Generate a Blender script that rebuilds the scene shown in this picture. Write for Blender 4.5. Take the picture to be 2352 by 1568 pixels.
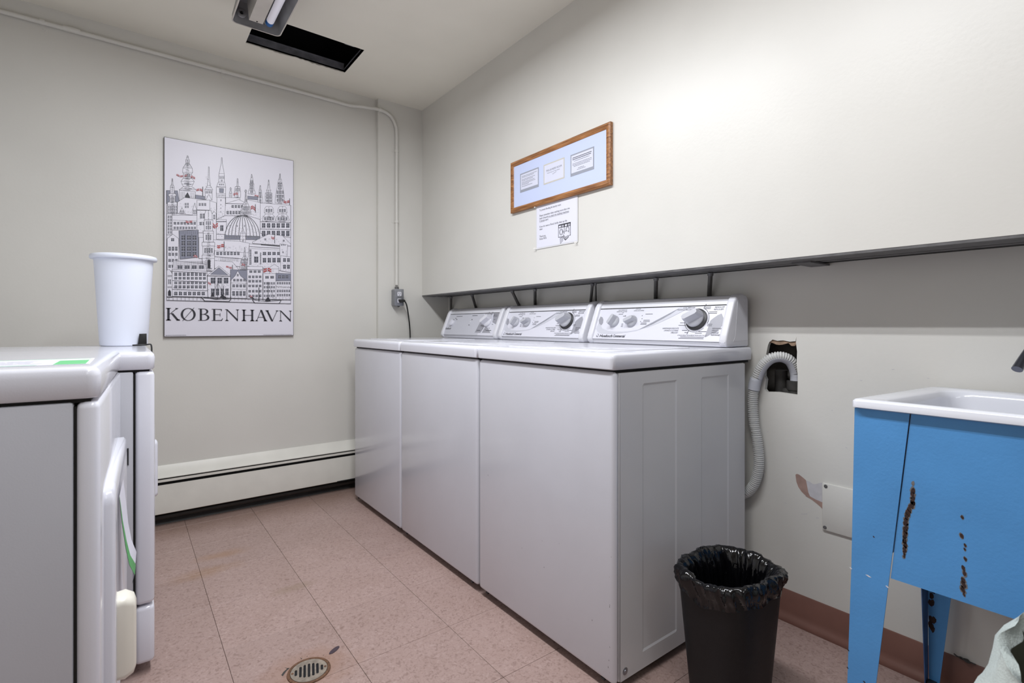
import bpy, bmesh, math, random
from mathutils import Vector, Matrix
random.seed(7)
C = bpy.context.scene.collection
for o in list(bpy.data.objects): bpy.data.objects.remove(o)
PI = math.pi

# ------------------------------------------------------------------ camera, world, lights, exposure
cam_d = bpy.data.cameras.new('camera'); cam = bpy.data.objects.new('camera', cam_d); C.objects.link(cam)
cam.location = (0, 0, .985); cam.rotation_euler = (PI/2, 0, -math.radians(37.24))
cam_d.sensor_fit = 'HORIZONTAL'; cam_d.sensor_width = 36; cam_d.lens = 36*1168/2352
cam_d.shift_y = -36/2352; cam_d.clip_start = .02
cam_d.dof.use_dof = True; cam_d.dof.focus_distance = 1.75; cam_d.dof.aperture_fstop = 6.3
sc = bpy.context.scene; sc.camera = cam
sc.view_settings.view_transform = 'Standard'; sc.view_settings.look = 'None'
sc.view_settings.gamma = 1; sc.view_settings.use_curve_mapping = False
sc.view_settings.exposure = 0.12
w = bpy.data.worlds.new('world'); sc.world = w; w.use_nodes = True
w.node_tree.nodes['Background'].inputs[0].default_value = (.8, .85, 1, 1)
w.node_tree.nodes['Background'].inputs[1].default_value = .05

def area(name, loc, sx, sy, power, col=(1, .98, .95), rot=(0, 0, 0), spread=PI):
    d = bpy.data.lights.new(name, 'AREA'); d.shape = 'RECTANGLE'; d.size = sx; d.size_y = sy
    d.energy = power; d.color = col; d.spread = spread
    o = bpy.data.objects.new(name, d); o.location = loc; o.rotation_euler = rot; C.objects.link(o); return o
# the fluorescent tubes of the ceiling fixtures (the run goes on over the camera)
FL = (.94, .962, 1.0)
for x in (.47, .575):
    area('tube_and_fill_light', (x, 1.62, 2.285), .03, .95, 11.5, FL)
    area('tube_and_fill_light', (x, .52, 2.285), .03, .9, 9.5, FL)
    area('tube_and_fill_light', (x, -1.10, 2.285), .03, 1.1, 2, FL)  # added pair behind the camera, unseen fill to lift the back wall

# ------------------------------------------------------------------ materials
def lin(c):
    return tuple(((v/255)/12.92 if v/255 <= .04045 else ((v/255+.055)/1.055)**2.4) for v in c)+(1,)
def mat(name, col, rough=.5, metal=0, mott=0, mscale=6, bump=0, bscale=200, spec=.5, coat=0, rnd=0, detail=3):
    m = bpy.data.materials.new(name); m.use_nodes = True; nt = m.node_tree; N = nt.nodes; L = nt.links
    b = N['Principled BSDF']; c = lin(col) if max(col) > 1 else tuple(col)+(1,)
    b.inputs['Base Color'].default_value = c; b.inputs['Roughness'].default_value = rough
    b.inputs['Metallic'].default_value = metal; b.inputs['Specular IOR Level'].default_value = spec
    if coat: b.inputs['Coat Weight'].default_value = coat; b.inputs['Coat Roughness'].default_value = .08
    g = None
    if mott or bump: g = N.new('ShaderNodeNewGeometry')
    if mott:
        n = N.new('ShaderNodeTexNoise'); n.inputs['Scale'].default_value = mscale; n.inputs['Detail'].default_value = detail
        L.new(g.outputs['Position'], n.inputs['Vector'])
        r = N.new('ShaderNodeValToRGB'); r.color_ramp.elements[0].position = .3; r.color_ramp.elements[1].position = .7
        r.color_ramp.elements[0].color = tuple(v*(1-mott) for v in c[:3])+(1,)
        r.color_ramp.elements[1].color = tuple(min(1, v*(1+mott)) for v in c[:3])+(1,)
        L.new(n.outputs['Fac'], r.inputs['Fac']); L.new(r.outputs['Color'], b.inputs['Base Color'])
    if bump:
        n2 = N.new('ShaderNodeTexNoise'); n2.inputs['Scale'].default_value = bscale; n2.inputs['Detail'].default_value = 2
        L.new(g.outputs['Position'], n2.inputs['Vector'])
        bp = N.new('ShaderNodeBump'); bp.inputs['Strength'].default_value = bump; bp.inputs['Distance'].default_value = .002
        L.new(n2.outputs['Fac'], bp.inputs['Height']); L.new(bp.outputs['Normal'], b.inputs['Normal'])
    return m
def emit(name, col, s):
    m = mat(name, col, .3); b = m.node_tree.nodes['Principled BSDF']
    b.inputs['Emission Color'].default_value = lin(col); b.inputs['Emission Strength'].default_value = s; return m

def film():
    m = mat('bin_liner_film', (7, 7, 10), .11, spec=.45); nt = m.node_tree; N = nt.nodes; L = nt.links; b = N['Principled BSDF']
    g = N.new('ShaderNodeNewGeometry'); n = N.new('ShaderNodeTexNoise'); n.inputs['Scale'].default_value = 16; n.inputs['Detail'].default_value = 3; n.inputs['Distortion'].default_value = 1.5
    v = N.new('ShaderNodeTexVoronoi'); v.inputs['Scale'].default_value = 26
    mp = N.new('ShaderNodeMapping'); mp.inputs['Scale'].default_value = (1.6, 1.6, .7); L.new(g.outputs['Position'], mp.inputs['Vector'])
    L.new(mp.outputs['Vector'], n.inputs['Vector']); L.new(mp.outputs['Vector'], v.inputs['Vector'])
    a = N.new('ShaderNodeMath'); a.operation = 'ADD'; L.new(n.outputs['Fac'], a.inputs[0]); L.new(v.outputs['Distance'], a.inputs[1])
    bp = N.new('ShaderNodeBump'); bp.inputs['Strength'].default_value = .4; bp.inputs['Distance'].default_value = .006
    L.new(a.outputs[0], bp.inputs['Height']); L.new(bp.outputs['Normal'], b.inputs['Normal']); return m
M = {}
M['wall'] = mat('wall_paint', (217, 215, 209), .38, mott=.025, mscale=3, bump=.12, bscale=90)
M['ceil'] = mat('ceiling_paint', (238, 234, 222), .6, mott=.03, mscale=2.5, bump=.1, bscale=120)
M['white'] = mat('white_enamel', (224, 225, 234), .16, mott=.012, mscale=8, bump=.05, bscale=400, coat=.25)
M['body'] = mat('body_enamel', (208, 209, 217), .16, mott=.012, mscale=8, bump=.05, bscale=400, coat=.25)
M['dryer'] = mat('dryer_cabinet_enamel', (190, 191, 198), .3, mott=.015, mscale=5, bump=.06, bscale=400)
M['cabinet'] = mat('cabinet_enamel', (206, 206, 209), .22, mott=.015, mscale=5, bump=.06, bscale=400)
M['console'] = mat('console_plastic', (226, 226, 232), .3)
M['panel'] = mat('console_panel_print', (222, 222, 232), .3)
M['panelg'] = mat('console_panel_grey', (158, 158, 167), .35)
M['swoosh'] = mat('panel_swoosh_grey', (204, 205, 214), .35)
M['knob'] = mat('knob_grey', (188, 189, 196), .32)
M['knobw'] = mat('knob_white', (222, 222, 230), .3)
M['dark'] = mat('dark_plastic', (40, 40, 44), .4)
M['ink'] = mat('print_ink', (52, 52, 60), .6)
M['gap'] = mat('dark_gap', (20, 19, 18), .8)
M['steel'] = mat('galvanised_steel', (150, 152, 158), .38, .85, mott=.12, mscale=30)
M['dsteel'] = mat('dark_steel', (104, 103, 104), .5, .3, mott=.2, mscale=25, bump=.3, bscale=120)
M['hosedark'] = mat('armoured_hose_grey', (88, 86, 84), .45, .3, mott=.15, mscale=40)
M['heater'] = mat('heater_paint', (222, 220, 212), .4, mott=.03, mscale=12)
M['black'] = mat('black_plastic', (16, 16, 19), .5, spec=.3, bump=.15, bscale=500)
M['bag'] = film()
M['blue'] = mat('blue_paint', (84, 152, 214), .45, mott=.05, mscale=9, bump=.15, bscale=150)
M['bluedark'] = mat('blue_paint_shaded', (60, 92, 140), .5, mott=.3, mscale=25)  # darker copy of the blue: rear-leg shade put into the colour, plus rust mottling
M['porcelain'] = mat('sink_enamel', (228, 230, 238), .15, coat=.3)
M['rust'] = mat('rust', (54, 36, 32), .85, mott=.5, mscale=160)
M['rustlight'] = mat('rust_edge', (112, 110, 110), .8, mott=.3, mscale=160)
M['hose'] = mat('drain_hose_plastic', (205, 205, 203), .45)
M['hoseg'] = mat('hose_guide_plastic', (196, 198, 206), .4)
M['brown'] = mat('brown_vinyl', (124, 88, 78), .32, mott=.08, mscale=8)
M['blackbase'] = mat('black_vinyl', (42, 40, 38), .5, mott=.2, mscale=20)
M['oak'] = None
M['matb'] = mat('mat_board_blue', (196, 206, 236), .7)
M['matc'] = mat('mat_bevel_cream', (196, 192, 182), .7)
M['matg'] = mat('mat_bevel_grey', (150, 154, 166), .7)
M['card'] = mat('card_paper', (212, 214, 230), .7)
M['paper'] = mat('paper', (222, 222, 234), .7)
M['sleeve'] = mat('plastic_sleeve', (216, 216, 218), .25)
M['poster'] = mat('poster_paper', (222, 220, 230), .42, mott=.012, mscale=5)
M['posterink'] = mat('poster_ink', (40, 40, 50), .5)
M['postergrey'] = mat('poster_grey', (132, 134, 150), .5)
M['posterred'] = mat('poster_red', (168, 60, 62), .5)
M['postermid'] = mat('poster_dark_window', (66, 68, 80), .5)
M['edge'] = mat('poster_edge', (48, 44, 42), .5)
M['clear'] = mat('bin_white_plastic', (228, 233, 246), .35)
M['cord'] = mat('black_rubber', (24, 24, 24), .5)
M['green'] = mat('green_print', (104, 190, 128), .6)
M['greend'] = mat('green_tape', (92, 170, 104), .5)
M['cream'] = mat('cream_plastic', (232, 228, 216), .3)
M['cloth'] = mat('pale_green_canvas', (198, 208, 204), .9, mott=.05, mscale=30, bump=.5, bscale=350)
M['clothdark'] = mat('canvas_inside_shade', (70, 72, 58), .95)  # shade inside the bag's mouth put into the cloth colour
M['bluecap'] = mat('blue_tube_cap', (20, 98, 170), .4)
M['tube'] = emit('fluorescent_tube', (214, 212, 222), .28)
M['reflector'] = mat('reflector_sheet', (150, 150, 152), .45, .35, mott=.22, mscale=14)
M['ballast'] = mat('ballast_enamel', (206, 200, 192), .45, mott=.05, mscale=14)
M['ductmetal'] = mat('opening_sheet_metal', (128, 128, 134), .5, .4, mott=.3, mscale=22)
M['void'] = mat('opening_void', (16, 17, 22), .9)
M['plaster'] = mat('chipped_plaster', (198, 196, 200), .9, mott=.06, mscale=50)
M['pink'] = mat('old_pink_paint', (166, 138, 128), .8, mott=.1, mscale=60)
M['lath'] = mat('broken_lath', (150, 126, 106), .9, mott=.35, mscale=60)
M['iron'] = mat('standpipe_iron', (62, 60, 58), .7, mott=.25, mscale=40)
M['holewall'] = mat('cavity_masonry', (92, 88, 84), .9, mott=.3, mscale=25)
M['chrome'] = mat('worn_chrome', (120, 122, 132), .3, .9)
M['brass'] = mat('drain_nickel', (150, 140, 128), .5, .4, mott=.25, mscale=60)
M['rustring'] = mat('rusty_rim', (104, 74, 54), .8, mott=.4, mscale=140)
M['scrap'] = mat('dark_plum_scrap', (66, 52, 62), .6)
M['leaf'] = mat('dark_leaf', (62, 58, 46), .7)
M['pin'] = mat('pin_plastic', (236, 234, 230), .3)

def wood():
    m = bpy.data.materials.new('oak_frame'); m.use_nodes = True; nt = m.node_tree; N = nt.nodes; L = nt.links
    b = N['Principled BSDF']; b.inputs['Roughness'].default_value = .38
    t = N.new('ShaderNodeTexCoord'); mp = N.new('ShaderNodeMapping'); mp.inputs['Scale'].default_value = (90, 5, 90)
    n = N.new('ShaderNodeTexNoise'); n.inputs['Scale'].default_value = 1.6; n.inputs['Detail'].default_value = 6; n.inputs['Distortion'].default_value = .6
    r = N.new('ShaderNodeValToRGB'); r.color_ramp.elements[0].position = .36; r.color_ramp.elements[1].position = .66
    r.color_ramp.elements[0].color = lin((116, 72, 38)); r.color_ramp.elements[1].color = lin((180, 126, 78))
    L.new(t.outputs['Object'], mp.inputs['Vector']); L.new(mp.outputs['Vector'], n.inputs['Vector'])
    L.new(n.outputs['Fac'], r.inputs['Fac']); L.new(r.outputs['Color'], b.inputs['Base Color']); return m
M['oak'] = wood()

def floor_mat():
    m = bpy.data.materials.new('vinyl_tile'); m.use_nodes = True; nt = m.node_tree; N = nt.nodes; L = nt.links
    b = N['Principled BSDF']; b.inputs['Roughness'].default_value = .42
    g = N.new('ShaderNodeNewGeometry'); oi = N.new('ShaderNodeObjectInfo')
    def noise(sc_, det, stretch=None, dist=0):
        n = N.new('ShaderNodeTexNoise'); n.inputs['Scale'].default_value = sc_; n.inputs['Detail'].default_value = det; n.inputs['Distortion'].default_value = dist
        L.new(g.outputs['Position'], n.inputs['Vector']); return n.outputs['Fac']
    def ramp(fac, stops):
        r = N.new('ShaderNodeValToRGB'); e = r.color_ramp.elements
        while len(e) < len(stops): e.new(.5)
        for i, (p, c) in enumerate(stops): e[i].position = p; e[i].color = c
        L.new(fac, r.inputs['Fac']); return r.outputs['Color']
    def mix(fac, a, b_, mode='MIX'):
        x = N.new('ShaderNodeMix'); x.data_type = 'RGBA'; x.blend_type = mode
        if isinstance(fac, float): x.inputs[0].default_value = fac
        else: L.new(fac, x.inputs[0])
        for k, v in ((6, a), (7, b_)):
            if isinstance(v, tuple): x.inputs[k].default_value = v
            else: L.new(v, x.inputs[k])
        return x.outputs[2]
    base = ramp(noise(7, 4), [(.3, lin((160, 135, 127))), (.7, lin((174, 150, 144)))])
    fleck = ramp(noise(95, 3, dist=1.2), [(.33, lin((124, 100, 92))), (.47, lin((168, 144, 136))), (.6, lin((171, 147, 140))), (.75, lin((194, 173, 167)))])
    c = mix(.55, base, fleck)
    # tile to tile tone
    mr = N.new('ShaderNodeMapRange'); mr.inputs[3].default_value = .94; mr.inputs[4].default_value = 1.04
    L.new(oi.outputs['Random'], mr.inputs[0])
    cc = N.new('ShaderNodeCombineColor')
    for i in range(3): L.new(mr.outputs[0], cc.inputs[i])
    c = mix(1.0, c, cc.outputs[0], 'MULTIPLY')
    # dirty brown stains, a darker band by the heater, the rust halo about the drain
    def blob(cx, cy, rx, ry, inner, outer, nscale, namp):
        vm = N.new('ShaderNodeVectorMath'); vm.operation = 'SUBTRACT'; L.new(g.outputs['Position'], vm.inputs[0]); vm.inputs[1].default_value = (cx, cy, 0)
        v2 = N.new('ShaderNodeVectorMath'); v2.operation = 'MULTIPLY'; L.new(vm.outputs[0], v2.inputs[0]); v2.inputs[1].default_value = (1/rx, 1/ry, 0)
        ln = N.new('ShaderNodeVectorMath'); ln.operation = 'LENGTH'; L.new(v2.outputs[0], ln.inputs[0])
        nn = noise(nscale, 4)
        ad = N.new('ShaderNodeMath'); ad.operation = 'MULTIPLY_ADD'; L.new(nn, ad.inputs[0]); ad.inputs[1].default_value = namp; L.new(ln.outputs['Value'], ad.inputs[2])
        r = N.new('ShaderNodeMapRange'); r.inputs[1].default_value = inner+namp*.5; r.inputs[2].default_value = outer+namp*.5; r.inputs[3].default_value = 1; r.inputs[4].default_value = 0
        L.new(ad.outputs[0], r.inputs[0]); return r.outputs[0]
    def mul(a, k):
        x = N.new('ShaderNodeMath'); x.operation = 'MULTIPLY'; L.new(a, x.inputs[0]); x.inputs[1].default_value = k; return x.outputs[0]
    c = mix(mul(blob(.417, 1.508, .16, .12, .3, 1.0, 18, .8), .55), c, lin((150, 112, 88)))
    c = mix(mul(blob(.25, 2.36, .16, .06, .2, 1.0, 20, 1.0), .5), c, lin((152, 116, 84)))
    c = mix(mul(blob(.33, 2.5, .12, .05, .2, 1.0, 20, 1.0), .45), c, lin((158, 118, 80)))
    c = mix(mul(blob(.5, 2.02, .1, .04, .2, 1.0, 22, 1.0), .4), c, lin((138, 118, 96)))
    c = mix(mul(blob(.6, 3.06, 1.2, .30, .45, 1.0, 6, .5), .38), c, lin((122, 98, 80)))
    L.new(c, b.inputs['Base Color'])
    n2 = N.new('ShaderNodeTexNoise'); n2.inputs['Scale'].default_value = 35; L.new(g.outputs['Position'], n2.inputs['Vector'])
    bp = N.new('ShaderNodeBump'); bp.inputs['Strength'].default_value = .08; bp.inputs['Distance'].default_value = .003
    L.new(n2.outputs['Fac'], bp.inputs['Height']); L.new(bp.outputs['Normal'], b.inputs['Normal'])
    return m
M['tile'] = floor_mat()
M['grout'] = mat('tile_joint', (104, 78, 68), .9)

# ------------------------------------------------------------------ mesh helpers
def root_loc(p):
    while p.parent: p = p.parent
    return p.location.copy()
class MB:
    def __init__(s): s.v = []; s.f = []; s.m = []
    def add(s, vs, fs, mi=0):
        k = len(s.v); s.v += [tuple(v) for v in vs]
        for f in fs: s.f.append(tuple(i+k for i in f)); s.m.append(mi)
        return s
    def frombm(s, bm, mi=0):
        bm.verts.index_update()
        s.add([v.co for v in bm.verts], [[v.index for v in f.verts] for f in bm.faces], mi); bm.free(); return s
    def box(s, x0, x1, y0, y1, z0, z1, r=0, seg=2, mi=0):
        bm = bmesh.new(); bmesh.ops.create_cube(bm, size=1)
        for v in bm.verts: v.co = Vector(((x0+x1)/2+v.co.x*(x1-x0), (y0+y1)/2+v.co.y*(y1-y0), (z0+z1)/2+v.co.z*(z1-z0)))
        if r: bmesh.ops.bevel(bm, geom=bm.edges[:], offset=r, segments=seg, affect='EDGES', profile=.5)
        return s.frombm(bm, mi)
    def prism(s, pts, ax, a, b, r=0, seg=2, mi=0):
        # pts 2D in the plane across axis ax: x->(y,z) y->(x,z) z->(x,y)
        def P(p, t): return {'x': (t, p[0], p[1]), 'y': (p[0], t, p[1]), 'z': (p[0], p[1], t)}[ax]
        bm = bmesh.new(); A = [bm.verts.new(P(p, a)) for p in pts]; B = [bm.verts.new(P(p, b)) for p in pts]; n = len(pts)
        bm.faces.new(A); bm.faces.new(B[::-1])
        for i in range(n): bm.faces.new((A[i], B[i], B[(i+1) % n], A[(i+1) % n])[::-1])
        bmesh.ops.recalc_face_normals(bm, faces=bm.faces[:])
        if r: bmesh.ops.bevel(bm, geom=bm.edges[:], offset=r, segments=seg, affect='EDGES', profile=.5)
        return s.frombm(bm, mi)
    def tube(s, path, r, n=12, caps=True, mi=0):
        P = [Vector(p) for p in path]; k0 = len(s.v); m = len(P); up = None
        for i, p in enumerate(P):
            t = (P[min(i+1, m-1)]-P[max(i-1, 0)]).normalized()
            if up is None: up = Vector((0, 0, 1)) if abs(t.z) < .9 else Vector((1, 0, 0))
            a = t.cross(up).normalized(); up = a.cross(t).normalized()
            rr = r[i] if isinstance(r, (list, tuple)) else r
            for j in range(n):
                q = 2*PI*j/n; s.v.append(tuple(p+a*rr*math.cos(q)+up*rr*math.sin(q)))
        for i in range(m-1):
            for j in range(n):
                s.f.append((k0+i*n+j, k0+i*n+(j+1) % n, k0+(i+1)*n+(j+1) % n, k0+(i+1)*n+j)); s.m.append(mi)
        if caps:
            s.f.append(tuple(k0+j for j in range(n))[::-1]); s.m.append(mi)
            s.f.append(tuple(k0+(m-1)*n+j for j in range(n))); s.m.append(mi)
        return s
    def lathe(s, prof, c, n=32, fr=None, mi=0):
        # prof (r, h) about the third axis of frame fr=(u,v,w) at c
        u, v, w_ = fr or (Vector((1, 0, 0)), Vector((0, 1, 0)), Vector((0, 0, 1))); c = Vector(c); k0 = len(s.v)
        for (r, h) in prof:
            for j in range(n):
                q = 2*PI*j/n; s.v.append(tuple(c+u*r*math.cos(q)+v*r*math.sin(q)+w_*h))
        for i in range(len(prof)-1):
            for j in range(n):
                s.f.append((k0+i*n+j, k0+i*n+(j+1) % n, k0+(i+1)*n+(j+1) % n, k0+(i+1)*n+j)); s.m.append(mi)
        if prof[0][0] > 1e-6: s.f.append(tuple(k0+j for j in range(n))[::-1]); s.m.append(mi)
        if prof[-1][0] > 1e-6: s.f.append(tuple(k0+(len(prof)-1)*n+j for j in range(n))); s.m.append(mi)
        return s
    def rings(s, loops, close0=True, close1=True, mi=0):
        n = len(loops[0]); k0 = len(s.v)
        for l in loops: s.v += [tuple(p) for p in l]
        for i in range(len(loops)-1):
            for j in range(n):
                s.f.append((k0+i*n+j, k0+i*n+(j+1) % n, k0+(i+1)*n+(j+1) % n, k0+(i+1)*n+j)); s.m.append(mi)
        if close0: s.f.append(tuple(k0+j for j in range(n))[::-1]); s.m.append(mi)
        if close1: s.f.append(tuple(k0+(len(loops)-1)*n+j for j in range(n))); s.m.append(mi)
        return s
    def flat(s, pts, fn, mi=0, e=0):      # flat polygon through a mapping fn(u, v, e)
        bm = bmesh.new(); vs = [bm.verts.new((p[0], p[1], 0)) for p in pts]
        try:
            f = bm.faces.new(vs)
            if len(vs) > 4: bmesh.ops.triangulate(bm, faces=[f])
        except ValueError: bm.free(); return s
        bm.verts.index_update()
        s.add([fn(v.co.x, v.co.y, e) for v in bm.verts], [[v.index for v in f.verts] for f in bm.faces], mi); bm.free(); return s
    def line(s, p, q, wd, fn, mi=0, e=0):
        d = Vector((q[0]-p[0], q[1]-p[1])); 
        if d.length < 1e-9: return s
        n = Vector((-d.y, d.x)).normalized()*wd/2; d = d.normalized()*wd*.3
        return s.flat([(p[0]-n.x-d.x, p[1]-n.y-d.y), (q[0]-n.x+d.x, q[1]-n.y+d.y), (q[0]+n.x+d.x, q[1]+n.y+d.y), (p[0]+n.x-d.x, p[1]+n.y-d.y)], fn, mi, e)
    def poly(s, pts, wd, fn, mi=0, e=0, closed=False):
        P = list(pts)+([pts[0]] if closed else [])
        for a, b in zip(P, P[1:]): s.line(a, b, wd, fn, mi, e)
        return s
    def text(s, body, x, y, size, fn, mi=0, e=0, align='LEFT', shear=0, sx=1, bold=0, fit=None):
        cu = bpy.data.curves.new('t', 'FONT'); cu.body = body; cu.size = size; cu.shear = shear; cu.align_x = align; cu.resolution_u = 2; cu.offset = bold
        ob = bpy.data.objects.new('t', cu); me = ob.to_mesh()
        if me and len(me.vertices):
            xs = [v.co.x for v in me.vertices]
            if fit: sx = fit/max(1e-6, max(xs)-min(xs))
            s.add([fn(x+v.co.x*sx, y+v.co.y, e) for v in me.vertices], [tuple(p.vertices) for p in me.polygons], mi)
        ob.to_mesh_clear(); bpy.data.objects.remove(ob); bpy.data.curves.remove(cu); return s
    def build(s, name, mats, parent=None, ang=35, loc=None):
        me = bpy.data.meshes.new(name)
        L = Vector(loc) if loc is not None else (root_loc(parent) if parent else Vector((0, 0, 0)))
        me.from_pydata([tuple(Vector(v)-L) for v in s.v], [], s.f)
        for m in (mats if isinstance(mats, (list, tuple)) else [mats]): me.materials.append(m)
        me.polygons.foreach_set('material_index', s.m)
        if ang:
            me.polygons.foreach_set('use_smooth', [True]*len(s.f)); me.set_sharp_from_angle(angle=math.radians(ang))
        me.update()
        o = bpy.data.objects.new(name, me); C.objects.link(o)
        if parent: o.parent = parent
        else: o.location = L
        return o
def thing(name, label, cat, loc, rotz=0, group=None):
    o = bpy.data.objects.new(name, None); C.objects.link(o); o.location = loc; o.rotation_euler = (0, 0, rotz)
    o['label'] = label; o['category'] = cat
    if group: o['group'] = group
    return o
def struct(o): o['kind'] = 'structure'; return o
def tag(o, label, cat, group=None):
    o['label'] = label; o['category'] = cat
    if group: o['group'] = group
    return o
def smooth(pts, n=8):      # Catmull-Rom through points
    P = [Vector(p) for p in pts]; P = [P[0]*2-P[1]]+P+[P[-1]*2-P[-2]]; out = []
    for i in range(1, len(P)-2):
        for k in range(n):
            t = k/n; a, b, c, d = P[i-1:i+3]
            out.append(.5*((2*b)+(c-a)*t+(2*a-5*b+4*c-d)*t*t+(3*b-a-3*c+d)*t**3))
    out.append(P[-2]); return out
# ------------------------------------------------------------------ the room
XL, YF, YB, YP, XU, XR, ZC, ZS = -.80, -2.60, 3.075, 3.045, 1.565, 1.763, 2.41, 1.182
fl = struct(MB().box(XL-.1, XR+.1, YF-.1, YB+.1, -.06, -.004).build('floor', M['grout'], ang=0))
T = .303
def tile_mesh(x0, x1, y0, y1):
    return MB().box(x0, x1, y0, y1, -.006, 0, r=.0006, seg=1)
shared = None
xs = [.238+T*i for i in range(-4, 6)]; ys = [1.453+T*i for i in range(-14, 6)]
for x in xs:
    for y in ys:
        a, b, c, d = max(x+.0005, XL), min(x+T-.0005, XR), max(y+.0005, YF), min(y+T-.0005, YB)
        if b-a < .01 or d-c < .01: continue
        full = b-a > T-.0015 and d-c > T-.0015
        if full and shared:
            o = bpy.data.objects.new('tile', shared); C.objects.link(o); o.location = (x, y, 0)
        else:
            o = tile_mesh(a, b, c, d).build('tile', M['tile'], ang=0, loc=(x, y, 0))
            if full: shared = o.data
        o.parent = fl

struct(MB().box(XL-.1, XR+.1, YB, YB+.1, -.05, ZC+.6).build('wall_back', M['wall'], ang=0))
struct(MB().box(1.261, XR+.05, YP, YB+.02, 0, ZC).build('trim_1', M['wall'], ang=0))            # shallow pilaster in the corner
struct(MB().box(XL-.1, XL, YF-.1, YB+.1, -.05, ZC+.6).build('wall_left', M['wall'], ang=0))
struct(MB().box(XL-.1, XR+.2, YF-.1, YF, -.05, ZC+.6).build('wall_front', M['wall'], ang=0))

# right wall, recessed lower part with a ragged hole
hole = [(.866, .757), (.8725, .765), (.868, .80), (.874, .812), (.871, .86), (.867, .89), (.862, .917), (.857, .929), (.846, .938), (.83, .934), (.81, .936), (.79, .932), (.771, .934), (.768, .949), (.7695, .93), (.766, .90), (.7675, .86), (.764, .82), (.765, .757), (.785, .758), (.83, .760)]
bm = bmesh.new()
def loop(pts):
    vs = [bm.verts.new((XR, y, z)) for y, z in pts]
    return [bm.edges.new((vs[i], vs[(i+1) % len(vs)])) for i in range(len(vs))]
e = loop([(YF-.05, 0), (YB, 0), (YB, 1.30), (YF-.05, 1.30)])+loop(hole)
bmesh.ops.triangle_fill(bm, use_beauty=True, use_dissolve=False, edges=e)
for f in bm.faces:
    f.normal_update()
    if f.normal.x > 0: f.normal_flip()
mb = MB().frombm(bm)
# the cut edge of the plaster going back into the wall
k = len(mb.v)
mb.rings([[(XR, y, z) for y, z in hole], [(XR+.016, y, z) for y, z in hole]], False, False)
wr = struct(mb.build('wall_right', M['wall'], ang=0))
hb = MB()                                                                                        # masonry cavity behind the hole
hb.box(XR+.095, XR+.11, .70, .94, .70, 1.0); hb.box(XR+.016, XR+.11, .93, .95, .70, 1.0); hb.box(XR+.016, XR+.11, .69, .71, .70, 1.0)
hb.box(XR+.016, XR+.11, .69, .95, .70, .715); hb.box(XR+.016, XR+.11, .69, .95, .985, 1.0)
hb.build('hole_cavity', M['holewall'], wr, ang=0)
lb = MB(); rr = random.Random(3)
top = [(.864-.0098*i, .923+.012*math.sin(i*1.3)*.4+rr.uniform(-.003, .004)) for i in range(11)]
lb.rings([[(XR+.004+.006*k, y, z+dz) for (y, z), dz in zip(top+top[::-1], [0]*11+[.013]*11)] for k in range(3)])
lb.build('broken_lath', M['lath'], wr, ang=0)
sp = MB().tube([(XR+.045, .79, .70), (XR+.045, .79, .795)], .023, 20); sp.lathe([(.026, 0), (.028, .004), (.028, .03), (.024, .032), (.021, .032), (.021, .0)], (XR+.045, .79, .768), 24)
sp.build('standpipe', M['iron'], wr)
MB().tube([(XR+.06, .845, .70), (XR+.06, .845, .83)], .02, 16).box(XR+.03, XR+.075, .80, .83, .716, .772, r=.006).build('old_pipe', M['iron'], wr)
# chipped paint patch
def onright(u, v, e): return (XR-.0004-e, u, v)
MB().flat([(.771, .493), (.767, .497), (.76, .4965), (.752, .492), (.744, .487), (.738, .4825), (.733, .476), (.728, .44), (.72, .434), (.73, .428), (.74, .433), (.752, .442), (.762, .455), (.768, .47)], onright).flat([(.728, .44), (.72, .432), (.708, .428), (.686, .424), (.686, .400), (.694, .408), (.706, .416), (.72, .424), (.74, .431)], onright, e=.0002).build('old_pink_patch', M['pink'], wr, ang=0)
MB().flat([(.738, .4825), (.728, .481), (.718, .476), (.708, .478), (.698, .484), (.687, .488), (.686, .424), (.708, .428), (.726, .434), (.731, .445)], onright, e=.0003).build('bare_plaster_patch', M['plaster'], wr, ang=0)
mb = MB()
for (u, v, a, l) in [(.735, .374, -.3, .018), (.70, .371, -.1, .008), (.765, .55, .2, .003), (.86, .62, 0, .003), (.62, .61, .4, .004), (.58, .82, .2, .005), (.5, .86, -.3, .006), (.42, .84, .1, .004), (.36, .79, .5, .005), (.30, .80, -.2, .006), (.45, .70, .3, .004), (.66, .72, .1, .003), (.80, .39, .3, .006), (.6, .40, .3, .004), (.55, .33, .1, .005)]:
    mb.line((u, v), (u+l*math.cos(a), v+l*math.sin(a)), .0014, onright)
mb.build('paint_nick', M['plaster'], wr, ang=0)

# overhanging upper wall, its steel lintel and a dark strip painted as the shaded slot behind it
wu = struct(MB().box(XU, XR+.2, YF-.05, YP, ZS+.004, ZC+.02).build('wall_right_upper', M['wall'], ang=0))
lt = MB().box(XU+.001, XU+.088, YF, YP-.002, ZS-.003, ZS+.004).build('trim_2', M['dsteel'], ang=0); struct(lt)
mb = MB().box(XU+.115, XU+.150, YF, YP-.002, ZS-.001, ZS+.004); mb.build('lintel_flange', M['dsteel'], lt, ang=0)
MB().box(XU+.060, XR-.001, .668, .722, ZS-.008, ZS-.003).build('lintel_tie_plate', M['dsteel'], lt, ang=0)
struct(MB().box(XU+.088, XR-.001, YF, YP-.002, ZS+.0005, ZS+.0035).build('slot_shade_strip', M['gap'], ang=0))

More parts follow.
